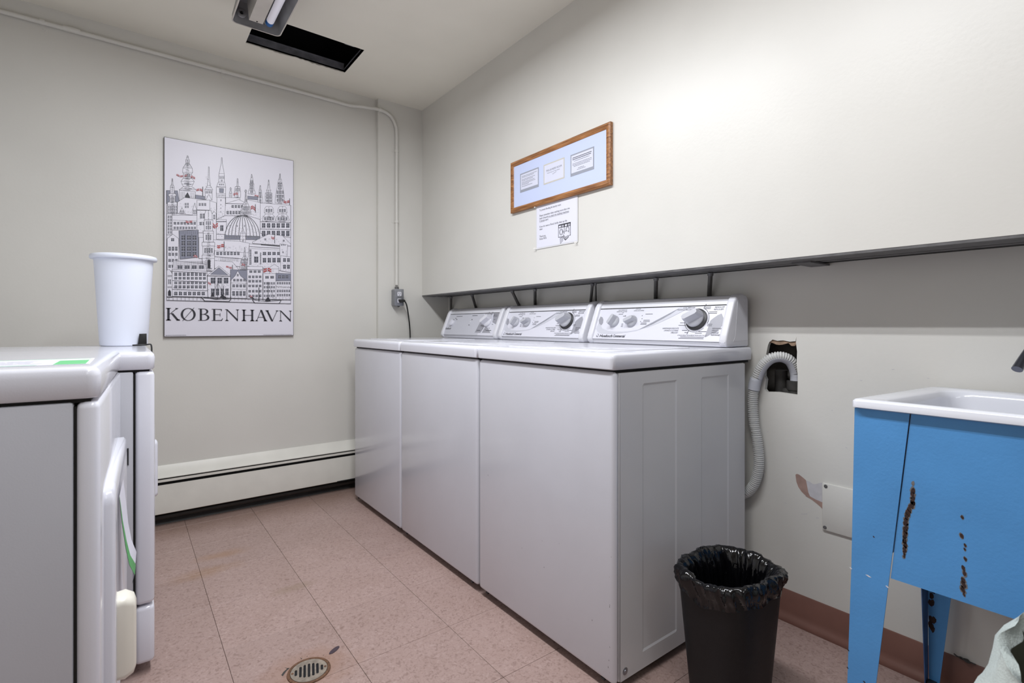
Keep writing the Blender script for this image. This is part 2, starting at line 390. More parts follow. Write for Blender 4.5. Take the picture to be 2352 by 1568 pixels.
# ceiling with the open hatch
hx0, hx1, hy0, hy1 = .482, .984, 2.556, 2.866
mb = MB()
for b in [(XL-.1, hx0, YF-.1, YB), (hx1, XR+.2, YF-.1, YB), (hx0, hx1, YF-.1, hy0), (hx0, hx1, hy1, YB)]: mb.box(*b, ZC, ZC+.02)
ce = struct(mb.build('ceiling', M['ceil'], ang=0))
mb = MB()
mb.box(hx0, hx1, hy1, hy1+.004, ZC+.012, ZC+.055); mb.box(hx0-.004, hx0, hy0, hy1, ZC+.012, ZC+.055); mb.box(hx1, hx1+.004, hy0, hy1, ZC+.002, ZC+.03); mb.box(hx0, hx1, hy0-.004, hy0, ZC+.012, ZC+.05)
mb.box(hx0, hx1, hy1-.004, hy1+.02, ZC+.053, ZC+.057)
mb.build('hatch_lining', M['ductmetal'], ce, ang=0)
mb = MB().box(hx0-.2, hx1+.3, hy0-.2, hy1+.15, ZC+.45, ZC+.46)
for b in [(hx0-.2, hx1+.3, hy1+.14, hy1+.15), (hx0-.2, hx1+.3, hy0-.2, hy0-.19), (hx0-.2, hx0-.19, hy0-.2, hy1+.15), (hx1+.29, hx1+.3, hy0-.2, hy1+.15)]: mb.box(*b, ZC+.02, ZC+.46)
mb.build('hatch_cavity', M['void'], ce, ang=0)
MB().box(hx1-.10, hx1-.05, hy0, hy0+.012, ZC+.004, ZC+.0055).build('hatch_clip', M['steel'], ce, ang=0)
MB().box(hx0+.12, hx1-.02, hy0+.03, hy0+.06, ZC+.30, ZC+.33).build('hatch_joist', M['iron'], ce, ang=0)
mb = MB(); rr = random.Random(5)       # broken paint edge along the far side of the hatch
pts = [(hx0+i*(hx1-hx0)/40, hy1-.004-rr.uniform(.002, .010)-(.006 if 15 < i < 26 else 0)) for i in range(41)]
mb.prism(pts+[(hx1, hy1+.001), (hx0, hy1+.001)], 'z', ZC, ZC+.004)
mb.build('torn_paint_edge', M['ceil'], ce, ang=0)

# cove bases
def cove(name, pts, ax, a, b, m): return struct(MB().prism(pts, ax, a, b).build(name, m, ang=40))
prof = [(XR, 0), (XR-.0145, 0), (XR-.0155, .004), (XR-.0150, .010), (XR-.0125, .016), (XR-.0085, .0215), (XR-.0055, .028), (XR-.004, .038), (XR-.004, .100), (XR-.002, .1045), (XR, .1045)]
cove('baseboard_right', prof, 'y', YF, YP, M['brown'])
prof = [(YB, 0), (YB-.016, 0), (YB-.012, .006), (YB-.006, .016), (YB-.004, .03), (YB-.004, .09), (YB, .09)]
cove('baseboard_back', prof, 'x', XL, 1.252, M['blackbase'])

# ------------------------------------------------------------------ hydronic baseboard heater along the back wall
t = thing('baseboard_heater', 'long off-white metal baseboard heater along the bottom of the back wall', 'heater', (.45, YB, .0))
x0, x1 = -.70, 1.25
MB().prism([(YB-.001, .070), (YB-.001, .290), (YB-.006, .290), (YB-.030, .256), (YB-.054, .2445), (YB-.0575, .2405), (YB-.0575, .2375), (YB-.056, .2375), (YB-.056, .240), (YB-.053, .2425), (YB-.028, .253), (YB-.006, .284), (YB-.006, .070)], 'x', x0, x1).build('hood', M['heater'], t)
MB().box(x0, x1, YB-.0625, YB-.0605, .2205, .2325).build('damper', M['heater'], t, ang=0)
MB().prism([(YB-.0645, .2075), (YB-.0665, .2075), (YB-.0665, .2065), (YB-.074, .168), (YB-.074, .070), (YB-.070, .067), (YB-.060, .067), (YB-.060, .0685), (YB-.0705, .070), (YB-.0725, .168)], 'x', x0, x1).build('front_panel', M['heater'], t)
MB().box(x0, x1, YB-.050, YB-.0065, .085, .222).build('inner_fins', M['gap'], t, ang=0)
MB().tube([(x0, YB-.034, .045), (x1, YB-.034, .045)], .014, 14).build('copper_pipe', M['blackbase'], t)
MB().box(.99, 1.10, YB-.0745, YB-.0738, .066, .072).build('chipped_edge', M['gap'], t, ang=0)

# ------------------------------------------------------------------ conduit and outlet
t = thing('electrical_conduit', 'thin painted metal conduit running under the ceiling and down the corner pilaster', 'pipe', (.45, YB-.012, 2.33))
R = .0098
pth = [(XL+.001, YB-.011, 2.336), (.3, YB-.011, 2.330), (.95, YB-.011, 2.328), (1.08, YB-.012, 2.326), (1.15, YP-.010, 2.326), (1.20, YP-.012, 2.330), (1.262, YP-.012, 2.336), (1.31, YP-.012, 2.328), (1.348, YP-.012, 2.305), (1.372, YP-.012, 2.262), (1.3795, YP-.012, 2.205), (1.3795, YP-.012, 1.90), (1.3795, YP-.012, 1.245)]
pp = [pth[0]]+smooth(pth[1:], 6)
MB().tube(pp, R, 14).build('tube', M['wall'], t)
def strap(x, z, y, vert=False):
    m = MB()
    if not vert:
        m.prism([(x-.0085, z+.012), (x+.0085, z+.012), (x+.0085, z-.030), (x+.005, z-.035), (x-.005, z-.035), (x-.0085, z-.030)], 'y', y-.0015, y)
        m.lathe([(.0125, -.0085), (.0125, .0085)], (x, y-.011, z), 18, (Vector((0, 1, 0)), Vector((0, 0, 1)), Vector((1, 0, 0))))
        m.lathe([(.004, 0), (.003, .002), (0, .0025)], (x, y-.0015, z-.025), 10, (Vector((1, 0, 0)), Vector((0, 0, 1)), Vector((0, -1, 0))))
    else:
        m.box(x-.028, x+.012, y-.0015, y, z-.008, z+.008); m.lathe([(.0125, -.008), (.0125, .008)], (x, y-.012, z), 18)
    m.build('strap', M['wall'], t)
strap(-.294, 2.335, YB); strap(.411, 2.330, YB); strap(1.268, 2.336, YP); strap(1.3795, 2.10, YP, True); strap(1.3795, 1.65, YP, True)
MB().lathe([(.0128, -.03), (.0128, .03)], (-.195, YB-.011, 2.335), 18, (Vector((0, 1, 0)), Vector((0, 0, 1)), Vector((1, 0, 0)))).build('coupling', M['wall'], t)
t = thing('outlet_box', 'grey metal surface-mounted electrical outlet box on the corner pilaster', 'outlet', (1.378, YP, 1.165))
MB().box(1.3475, 1.407, YP-.053, YP, 1.112, 1.2165, r=.006).build('box', M['steel'], t)
MB().box(1.3465, 1.408, YP-.0565, YP-.053, 1.1115, 1.2175, r=.0015).build('cover_plate', M['steel'], t)
MB().lathe([(.013, 0), (.013, .016), (.011, .018)], (1.3795, YP-.014, 1.216), 16).build('connector', M['dsteel'], t)
MB().prism([(1.372, 1.113), (1.390, 1.113), (1.381, 1.103)], 'y', YP-.045, YP-.03).build('knockout_tab', M['dsteel'], t)
for z in (1.186, 1.144):
    q = [(1.3775+.0165*max(-.82, min(.82, math.cos(a)*1.02)), z+.0165*max(-.8, min(.8, math.sin(a)))) for a in [2*PI*i/28 for i in range(28)]]
    r_ = MB().prism(q, 'y', YP-.0595, YP-.0562).build('receptacle', M['knobw'], t)
    m = MB()
    for dx, h in ((-.0055, .008), (.0055, .0065)): m.box(1.3775+dx-.0011, 1.3775+dx+.0011, YP-.0602, YP-.0594, z-.001, z-.001+h)
    m.lathe([(.0024, 0), (.0024, .0008)], (1.3775, YP-.0594, z-.0075), 10, (Vector((1, 0, 0)), Vector((0, 0, 1)), Vector((0, -1, 0))))
    m.build('slots', M['gap'], r_, ang=0)
t = thing('power_cord', 'black power cord plugged into the grey outlet box and hanging behind the machines', 'cord', (1.38, YP-.07, 1.14))
MB().prism([(1.366, 1.152), (1.398, 1.150), (1.406, 1.142), (1.398, 1.136), (1.384, 1.130), (1.372, 1.133)], 'y', YP-.092, YP-.0605, r=.003).build('plug', M['cord'], t)
MB().tube(smooth([(1.395, YP-.078, 1.143), (1.412, YP-.075, 1.132), (1.425, YP-.07, 1.10), (1.437, YP-.065, 1.04), (1.447, YP-.06, .98), (1.452, YP-.058, .90), (1.455, YP-.06, .70), (1.50, YP-.05, .40)], 6), .0043, 8).build('cable', M['cord'], t)
# ------------------------------------------------------------------ ceiling light fixture (end of it in view)
zf = 2.293; fx0, fx1, fy0, fy1 = .362, .556, 1.28, 2.472
t = thing('fluorescent_fixture', 'ceiling fluorescent light fixture with an open reflector and one missing tube', 'ceiling light', ((fx0+fx1)/2, (fy0+fy1)/2, ZC))
# sheet trough: outline with rounded far corners, lip, sloping sides
def rr_loop(x0, x1, y0, y1, r, z, n=6):
    out = []
    for cx, cy, a0 in ((x1-r, y1-r, 0), (x0+r, y1-r, PI/2), (x0+r, y0+r, PI), (x1-r, y0+r, 1.5*PI)):
        for k in range(n+1):
            a = a0+PI/2*k/n; out.append((cx+r*math.cos(a), cy+r*math.sin(a), z))
    return out
lo = [rr_loop(fx0+.02, fx1-.02, fy0+.02, fy1-.02, .02, ZC-.001), rr_loop(fx0, fx1, fy0, fy1, .022, zf+.022), rr_loop(fx0, fx1, fy0, fy1, .022, zf), rr_loop(fx0+.004, fx1-.004, fy0+.004, fy1-.004, .02, zf), rr_loop(fx0+.004, fx1-.004, fy0+.004, fy1-.004, .02, zf+.012), rr_loop(fx0+.022, fx1-.022, fy0+.03, fy1-.030, .02, zf+.085)]
MB().rings(lo, True, True).build('reflector', M['reflector'], t)
MB().rings([rr_loop(fx0-.0012, fx1+.0012, fy0-.0012, fy1+.0012, .0225, zf+.006), rr_loop(fx0-.0012, fx1+.0012, fy0-.0012, fy1+.0012, .0225, zf-.0012), rr_loop(fx0+.003, fx1-.003, fy0+.003, fy1-.003, .02, zf-.0012), rr_loop(fx0+.003, fx1-.003, fy0+.003, fy1-.003, .02, zf+.004)], False, False).build('rim', M['ballast'], t)
MB().prism([(.422, zf+.004), (.476, zf+.004), (.484, zf+.085), (.414, zf+.085)], 'y', fy0+.05, fy1-.052).build('ballast_cover', M['ballast'], t)
MB().lathe([(.0035, 0), (.0035, .0012)], (.452, fy1-.06, zf+.004), 12, (Vector((1, 0, 0)), Vector((0, 1, 0)), Vector((0, 0, -1)))).build('screw_hole', M['gap'], t)
tb = MB().tube([(.505, fy0+.06, zf+.026), (.505, fy1-.040, zf+.026)], .0155, 20).build('lamp_tube', M['tube'], t)
MB().tube([(.505, fy1-.062, zf+.026), (.505, fy1-.036, zf+.026)], .0162, 20).build('end_cap', M['bluecap'], tb)
Yn = (Vector((1, 0, 0)), Vector((0, 0, 1)), Vector((0, -1, 0)))
for x in (.397, .505):
    s_ = MB().lathe([(.019, 0), (.019, .008), (.015, .010), (.010, .0105), (.008, .004), (0, .004)], (x, fy1-.026, zf+.036), 20, Yn).build('lamp_socket', M['reflector'] if x < .45 else M['ballast'], t)
    MB().lathe([(.006, 0), (.005, .003), (0, .003)], (x, fy1-.031, zf+.036), 12, Yn).build('contact', M['gap'], s_)

# ------------------------------------------------------------------ poster
t = thing('city_poster', 'tall white city skyline line-art poster mounted on the back wall', 'poster', (.4575, YB, .93))
MB().box(.1525, .7625, YB-.016, YB-.001, .930, 1.925).build('backing_board', M['edge'], t, ang=0)
MB().box(.1545, .7605, YB-.0168, YB-.016, .932, 1.923).build('sheet', M['poster'], t, ang=0)
def onposter(u, v, e): return (.1525+u/1000, YB-.0169-e, .930+v/1000)
OPS = [('g',1,10,729,56,735,65,675,10,663),('w',1,97,920,94,901,91,896,91,887,93,882,86,868,82,859,79,853,78,831,81,825,81,804,79,800,71,785,75,771,81,760,71,749,63,741,135,753,128,759,117,766,123,779,128,794,119,807,117,810,117,831,121,839,119,860,116,865,112,873,105,884,107,890,107,899,104,903,101,920),('l',1,91,896,107,899),('l',1,91,887,107,890),('l',1,93,882,105,884),('l',1,86,868,112,873),('l',1,82,859,116,865),('l',1,79,853,119,860),('l',1,78,831,121,839),('l',1,81,825,117,831),('l',1,81,804,117,810),('l',1,79,800,119,807),('l',1,71,785,128,794),('l',1,75,771,123,779),('l',1,81,760,117,766),('l',1,71,749,128,759),('l',1,63,741,135,753),('W',3,1,86,824,112,829,112,811,86,806),('W',1,1,93,783,107,786,107,767,93,765),('W',3,1,89,880,109,884,109,875,89,871),('w',1,64,738,133,742,131,702,65,682),('H',5,68,732,89,735,89,689,68,686),('H',4,110,735,128,737,128,702,110,699),('k',1,89,714,99,733,109,711,107,701,89,696),('g',1,133,726,174,725,174,709,133,706),('w',1,33,792,31,764,28,756,26,746,26,718,19,713,18,703,23,700,23,676,15,671,14,657,14,612,55,618,55,663,54,677,46,679,46,704,51,708,49,718,42,720,42,748,40,758,37,765,36,792),('l',1,28,756,40,758),('l',1,26,746,42,748),('l',1,26,718,42,720),('l',1,19,713,49,718),('l',1,18,703,51,708),('l',1,23,700,46,704),('l',1,23,676,46,679),('l',1,15,671,54,677),('l',1,14,657,55,663),('l',1,14,612,55,618),('W',3,1,25,698,44,701,44,680,25,677),('W',5,3,16,654,54,659,54,617,16,612),('w',1,191,881,190,830,186,783,181,771,174,759,211,765,204,775,199,785,195,831,194,881),('l',1,186,783,199,785),('l',1,181,771,204,775),('l',1,174,759,211,765),('w',1,175,759,208,761,207,710,177,709),('W',4,1,177,753,207,758,207,743,177,738),('w',1,191,737,184,718,178,706,207,710,201,720,194,737),('l',1,178,706,207,710),('w',1,250,940,249,910,239,854,238,840,264,845,263,858,254,911,253,940),('l',1,239,854,263,858),('l',1,238,840,264,845),('w',1,238,840,264,845,264,813,238,808),('W',5,1,240,838,263,842,263,829,240,825),('W',2,1,246,824,256,826,256,813,246,811),('w',1,228,785,235,808,265,813,270,787),('W',3,1,238,801,262,805,262,795,238,791),('w',1,227,782,270,787,269,730,227,728),('g',1,240,777,260,779,259,756,241,755),('H',8,230,738,268,744,268,731,230,725),('l',1,227,748,269,753),('l',1,227,741,269,745),('w',1,270,734,337,741,337,685,270,676),('w',1,291,789,289,781,291,778,287,759,287,744,288,736,297,737,299,746,298,761,295,779,297,783,294,790),('l',1,291,778,295,779),('l',1,287,759,298,761),('l',1,287,744,299,746),('l',1,288,736,297,737),('w',1,324,843,322,802,314,797,312,778,311,770,311,741,340,745,340,775,339,782,337,801,329,803,327,843),('l',1,314,797,337,801),('l',1,312,778,339,782),('l',1,311,770,340,775),('l',1,311,741,340,745),('W',4,1,315,792,337,795,337,776,315,772),('w',1,393,878,389,850,386,827,383,823,385,812,383,797,380,789,376,769,412,775,408,793,405,800,404,815,405,827,402,830,400,852,395,878),('l',1,386,827,402,830),('l',1,383,823,405,827),('l',1,385,812,404,815),('l',1,383,797,405,800),('l',1,380,789,408,793),('l',1,376,769,412,775),('W',2,4,386,845,402,848,402,777,386,775),('g',1,374,758,429,760,433,744,374,741),('w',1,435,824,433,805,431,797,428,766,425,758,424,727,449,731,447,761,445,769,442,799,439,806,438,825),('l',1,431,797,442,799),('l',1,428,766,445,769),('l',1,425,758,447,761),('l',1,424,727,449,731),('W',2,3,430,789,442,791,442,734,430,732),('w',1,371,738,438,730,438,638,371,652),('w',1,478,862,472,811,468,803,470,792,462,787,461,767,462,748,459,713,499,719,496,753,497,773,496,792,487,795,490,807,486,814,480,863),('l',1,468,803,490,807),('l',1,470,792,487,795),('l',1,462,787,496,792),('l',1,461,767,497,773),('l',1,462,748,496,753),('l',1,459,713,499,719),('W',3,4,465,786,495,790,495,722,465,718),('w',1,536,907,533,879,530,875,520,811,515,780,514,772,512,740,562,748,560,779,559,786,555,817,544,878,541,881,539,908),('l',1,530,875,544,878),('l',1,520,811,555,817),('l',1,515,780,559,786),('l',1,514,772,560,779),('l',1,512,740,562,748),('W',2,3,526,857,548,861,548,820,526,816),('W',4,3,519,810,557,816,557,751,519,745),('w',1,436,729,594,738,594,555,436,562),('w',1,466,714,459,702,456,679,463,672,451,655,447,631,515,640,510,663,497,676,505,685,502,708,495,718),('l',1,456,679,505,685),('l',1,463,672,497,676),('l',1,451,655,510,663),('l',1,447,631,515,640),('W',3,1,462,701,499,706,499,686,462,681),('W',4,1,454,654,507,661,507,641,454,634),('w',1,536,724,528,712,525,688,533,681,520,664,515,640,585,649,581,672,568,686,575,695,572,718,565,728),('l',1,525,688,575,695),('l',1,533,681,568,686),('l',1,520,664,581,672),('l',1,515,640,585,649),('W',3,1,531,710,569,716,569,695,531,690),('W',4,1,523,663,578,670,578,649,523,643),('W',6,1,441,622,591,640,591,606,441,589),('W',6,1,441,581,591,598,591,557,441,541),('l',2,436,586,594,599),('l',2,436,626,594,640),('w',1,229,728,268,730,268,639,228,612),('W',1,1,244,719,251,720,251,710,244,708),('W',1,1,244,694,250,695,250,688,244,687),('W',1,1,244,676,250,676,250,670,244,669),('W',1,1,244,656,250,657,250,650,244,649),('w',1,56,677,86,705,183,707,227,699,227,619,56,621),('W',2,2,86,678,105,681,105,653,86,650),('w',1,269,701,331,732,374,714,374,651,265,637),('l',2,269,701,374,714),('W',5,1,295,699,368,709,368,689,295,679),('W',7,1,272,665,368,678,368,655,272,642),('w',1,11,612,34,615,34,511,11,508),('W',2,6,14,605,33,608,33,514,14,512),('w',1,34,608,140,622,140,547,34,535),('w',1,62,619,75,652,89,621),('W',2,2,67,637,84,639,84,621,67,619),('l',1,34,584,140,593),('W',7,1,38,577,137,589,137,571,38,560),('W',8,1,38,553,137,564,137,549,38,537),('w',1,123,655,130,684,136,657,140,622,119,619),('W',2,2,123,648,138,650,138,625,123,623),('w',1,140,700,197,709,197,539,140,533),('W',3,1,146,687,182,692,182,674,146,669),('l',3,140,649,197,655),('W',2,1,152,636,174,639,174,605,152,602),('W',2,1,149,591,177,594,177,573,149,569),('w',1,207,638,216,653,226,640,226,582,207,580),('W',1,2,211,635,223,636,223,611,211,609),('w',1,227,611,272,617,272,513,227,508),('W',1,1,241,588,262,590,262,550,241,547),('l',3,227,600,272,606),('l',2,227,535,272,538),('w',1,364,790,359,781,364,776,361,726,351,709,350,698,345,695,343,675,339,670,338,652,392,659,391,677,387,681,385,701,380,702,378,713,369,727,366,776,371,783,366,790),('l',1,364,776,366,776),('l',1,361,726,369,727),('l',1,351,709,378,713),('l',1,350,698,380,702),('l',1,345,695,385,701),('l',1,343,675,387,681),('l',1,339,670,391,677),('l',1,338,652,392,659),('W',5,1,347,695,383,700,383,680,347,675),('W',7,1,341,669,389,676,389,660,341,654),('w',2,265,517,266,529,268,547,272,564,277,581,284,596,292,610,302,622,312,633,324,641,336,646,348,649,360,649,373,647,384,642,395,634,405,624,414,612,422,598,427,582,431,565,434,547,434,531),('l',2,282,523,283,544,286,565,292,585,299,603,308,619,317,631,328,641,340,647),('l',2,296,524,298,546,300,567,304,586,310,604,317,620,324,632,333,642,342,647),('l',2,313,526,314,547,316,568,318,588,322,606,327,621,332,633,338,642,344,648),('l',2,331,528,332,549,333,570,334,590,336,607,338,622,340,634,343,643,346,648),('l',2,350,530,350,551,350,572,350,592,349,609,349,624,349,635,349,644,348,648),('l',2,368,532,368,553,367,574,365,594,363,611,360,625,357,637,354,644,351,649),('l',2,386,533,386,555,384,576,380,595,376,612,371,627,366,638,359,645,353,649),('l',2,403,535,402,557,399,578,394,597,388,614,381,628,373,639,364,646,355,649),('l',2,418,537,417,559,413,580,407,599,400,615,391,629,380,639,369,646,356,649),('W',1,1,287,589,294,590,294,579,287,578),('W',1,1,320,593,327,594,327,583,320,582),('W',1,1,355,598,362,598,362,587,355,586),('W',1,1,392,602,399,603,399,592,392,591),('g',1,263,534,436,546,434,527,264,512),('W',14,1,265,530,433,548,433,532,265,515),('w',1,349,578,347,563,339,551,339,536,337,519,340,495,362,497,364,522,363,539,363,554,355,564,352,579),('l',1,339,551,363,554),('l',1,339,536,363,539),('l',1,337,519,364,522),('l',1,340,495,362,497),('w',1,211,504,337,508,383,502,378,450,218,447),('w',1,218,447,378,450,378,371,218,378),('W',7,1,224,444,337,454,337,431,224,422),('H',22,243,413,331,420,331,401,243,394),('l',2,218,416,371,415),('w',1,218,396,301,395,331,356,291,324,218,356),('w',1,358,478,357,456,354,429,345,413,339,394,337,357,383,360,380,397,374,416,365,430,362,456,361,478),('l',1,354,429,365,430),('l',1,345,413,374,416),('l',1,339,394,380,397),('l',1,337,357,383,360),('W',5,4,341,413,378,416,378,360,341,357),('g',1,62,533,146,548,147,408,67,391),('H',10,63,532,146,541,146,526,63,517),('W',3,4,69,513,141,521,141,408,69,402),('H',2,86,520,89,520,89,400,86,400),('H',2,115,523,119,523,119,405,115,404),('w',1,148,509,168,511,168,403,148,401),('w',1,179,652,174,633,174,605,171,601,172,547,167,543,168,532,169,489,162,485,162,468,165,464,166,424,162,417,163,403,165,338,217,342,218,407,219,422,216,429,217,469,219,474,219,491,212,493,213,537,214,548,209,551,211,606,207,609,207,638,202,655),('l',1,174,605,207,609),('l',1,171,601,211,606),('l',1,172,547,209,551),('l',1,167,543,214,548),('l',1,168,532,213,537),('l',1,169,489,212,493),('l',1,162,485,219,491),('l',1,162,468,219,474),('l',1,165,464,217,469),('l',1,166,424,216,429),('l',1,162,417,219,422),('l',1,163,403,218,407),('l',1,165,338,217,342),('W',3,2,178,598,203,601,203,554,178,551),('W',3,1,177,530,204,533,204,496,177,494),('W',4,1,171,461,211,464,211,430,171,426),('k',1,187,354,187,394,193,399,199,395,199,353),('w',1,13,328,13,489,36,514,61,494,61,331),('W',1,1,26,494,45,496,45,477,26,475),('W',3,1,16,452,58,456,58,429,16,425),('W',3,1,16,420,58,424,58,405,16,401),('W',3,1,16,389,58,393,58,375,16,371),('W',3,1,16,360,58,363,58,345,16,342),('w',1,398,511,478,562,550,561,594,518,594,508,398,503),('W',1,1,455,537,468,538,468,525,455,524),('W',1,1,550,539,563,540,563,527,550,526),('w',1,383,499,572,504,572,363,372,378),('l',2,381,484,568,490),('l',1,381,474,568,481),('l',4,441,500,536,501),('W',1,1,405,461,426,463,426,446,405,445),('W',1,1,401,437,431,439,431,395,401,393),('W',4,1,445,463,543,472,543,449,445,440),('W',4,1,445,431,543,439,543,406,445,398),('W',1,9,380,469,394,470,394,385,380,384),('W',1,8,433,456,442,457,442,391,433,390),('w',1,536,514,577,513,574,447,536,448),('W',1,1,548,471,558,472,558,462,548,462),('W',3,1,541,512,568,515,568,506,541,503),('w',1,541,448,594,445,594,358,541,363),('W',2,1,550,438,592,441,592,413,550,410),('W',2,1,550,401,592,404,592,374,550,371),('w',1,504,395,483,378,483,370,484,336,530,339,531,374,531,382,510,396),('l',1,483,370,531,374),('l',1,484,336,530,339),('g',1,515,349,594,350,594,307,515,307),('W',3,1,525,338,583,342,583,321,525,318),('w',1,39,382,180,374,183,338,36,335),('H',34,42,379,180,390,180,346,42,337),('W',4,1,51,360,174,369,174,347,51,339),('w',1,34,337,184,337,187,204,34,203),('l',2,34,328,184,328),('W',8,1,40,324,181,333,181,310,40,302),('W',8,1,40,301,181,309,181,292,40,285),('l',2,34,281,186,282),('W',8,1,40,277,181,285,181,269,40,262),('W',8,1,40,259,181,266,181,246,40,240),('l',2,34,237,186,237),('W',7,1,39,227,177,233,177,210,39,205),('w',1,11,332,22,336,34,316,34,198,11,197),('W',3,1,14,308,32,309,32,298,14,296),('W',2,1,16,290,30,290,30,259,16,258),('W',3,1,14,251,32,252,32,243,14,242),('k',1,17,205,17,225,23,235,28,225,28,204),('w',1,186,317,238,369,291,323,291,203,188,203),('g',1,199,322,238,361,280,324),('l',3,186,314,291,318),('W',3,1,196,310,286,315,286,274,196,269),('W',4,1,199,254,286,258,286,210,199,207),('H',3,216,312,227,313,227,204,216,204),('H',3,249,314,260,315,260,205,249,205),('g',1,291,354,371,355,371,299,291,298),('w',1,295,299,314,322,326,350,339,323,366,300,368,203,293,203),('W',1,1,320,333,332,334,332,318,320,317),('W',4,1,302,306,366,309,366,293,302,289),('W',4,1,298,277,366,280,366,260,298,257),('W',4,1,298,243,366,246,366,212,298,210),('l',1,294,283,368,284),('l',1,294,251,368,251),('w',1,371,376,448,381,448,202,371,200),('l',2,371,359,448,362),('W',3,1,379,356,441,360,441,344,379,340),('W',4,1,375,328,444,332,444,315,375,311),('W',4,1,375,304,444,308,444,291,375,287),('W',4,1,375,278,444,282,444,265,375,262),('W',4,1,375,250,444,253,444,236,375,233),('W',4,1,375,224,444,227,444,210,375,208),('w',1,450,342,515,346,515,200,450,198),('W',2,1,457,330,509,334,509,316,457,313),('W',5,1,452,296,512,299,512,283,452,280),('W',5,1,452,274,512,277,512,262,452,259),('W',5,1,452,253,512,256,512,240,452,238),('W',5,1,452,227,512,229,512,214,452,212),('w',1,515,305,595,310,595,202,515,200),('W',6,1,519,301,592,305,592,287,519,284),('W',6,1,519,257,592,261,592,243,519,240),('W',6,1,519,234,592,237,592,220,519,217),('H',34,12,200,594,220,594,199,12,182),('l',2,11,200,594,202),('l',2,11,182,594,180),('l',1,11,729,11,182),('l',1,594,738,594,180),('w',2,158,203,224,192,295,200,285,184,174,184),('l',2,165,198,290,193),('l',2,233,277,233,193),('l',2,259,264,258,194),('k',1,201,207,208,229,218,207),('k',1,243,205,253,220,272,204),('l',1,233,277,202,203),('l',1,233,277,272,206),('w',2,398,196,468,188,543,198,532,180,408,180),('l',3,429,264,429,188),('l',2,475,297,475,189),('l',1,475,297,510,197),('k',1,461,193,475,216,489,191),('k',1,385,206,391,217,405,203),('F',0,137,760,165,765,165,747,137,742),('F',0,91,591,119,594,119,578,91,574),('F',0,210,593,233,596,233,566,210,564),('F',0,230,484,262,488,262,463,230,460),('F',0,125,417,141,419,141,404,125,403),('F',0,271,371,298,373,298,360,271,358),('F',0,451,374,492,377,492,350,451,348),('F',0,389,707,411,710,411,684,389,681),('F',0,306,766,327,769,327,752,306,749),('F',0,408,769,427,772,427,761,408,759),('F',0,556,763,587,768,587,747,556,743),('F',0,492,552,507,554,507,535,492,533),('F',0,345,390,361,391,361,377,345,376),('F',0,52,817,80,822,80,807,52,802),('F',0,113,820,131,823,131,807,113,804),('F',0,189,282,201,283,201,268,189,268),('F',0,385,220,397,220,397,210,385,209),('F',0,86,822,97,824,97,811,86,809),('l',2,165,772,165,725),('l',2,262,499,262,451),('l',2,301,378,301,354),('l',2,412,717,412,673),('l',2,588,775,588,740),('l',2,509,562,509,515)]
E0 = [1e-5]
mb = MB(); MI = {'w': 0, 'k': 1, 'g': 2, 'r': 3, 'd': 4}
def nx_(): E0[0] += 6e-6; return E0[0]
LW = 1.45
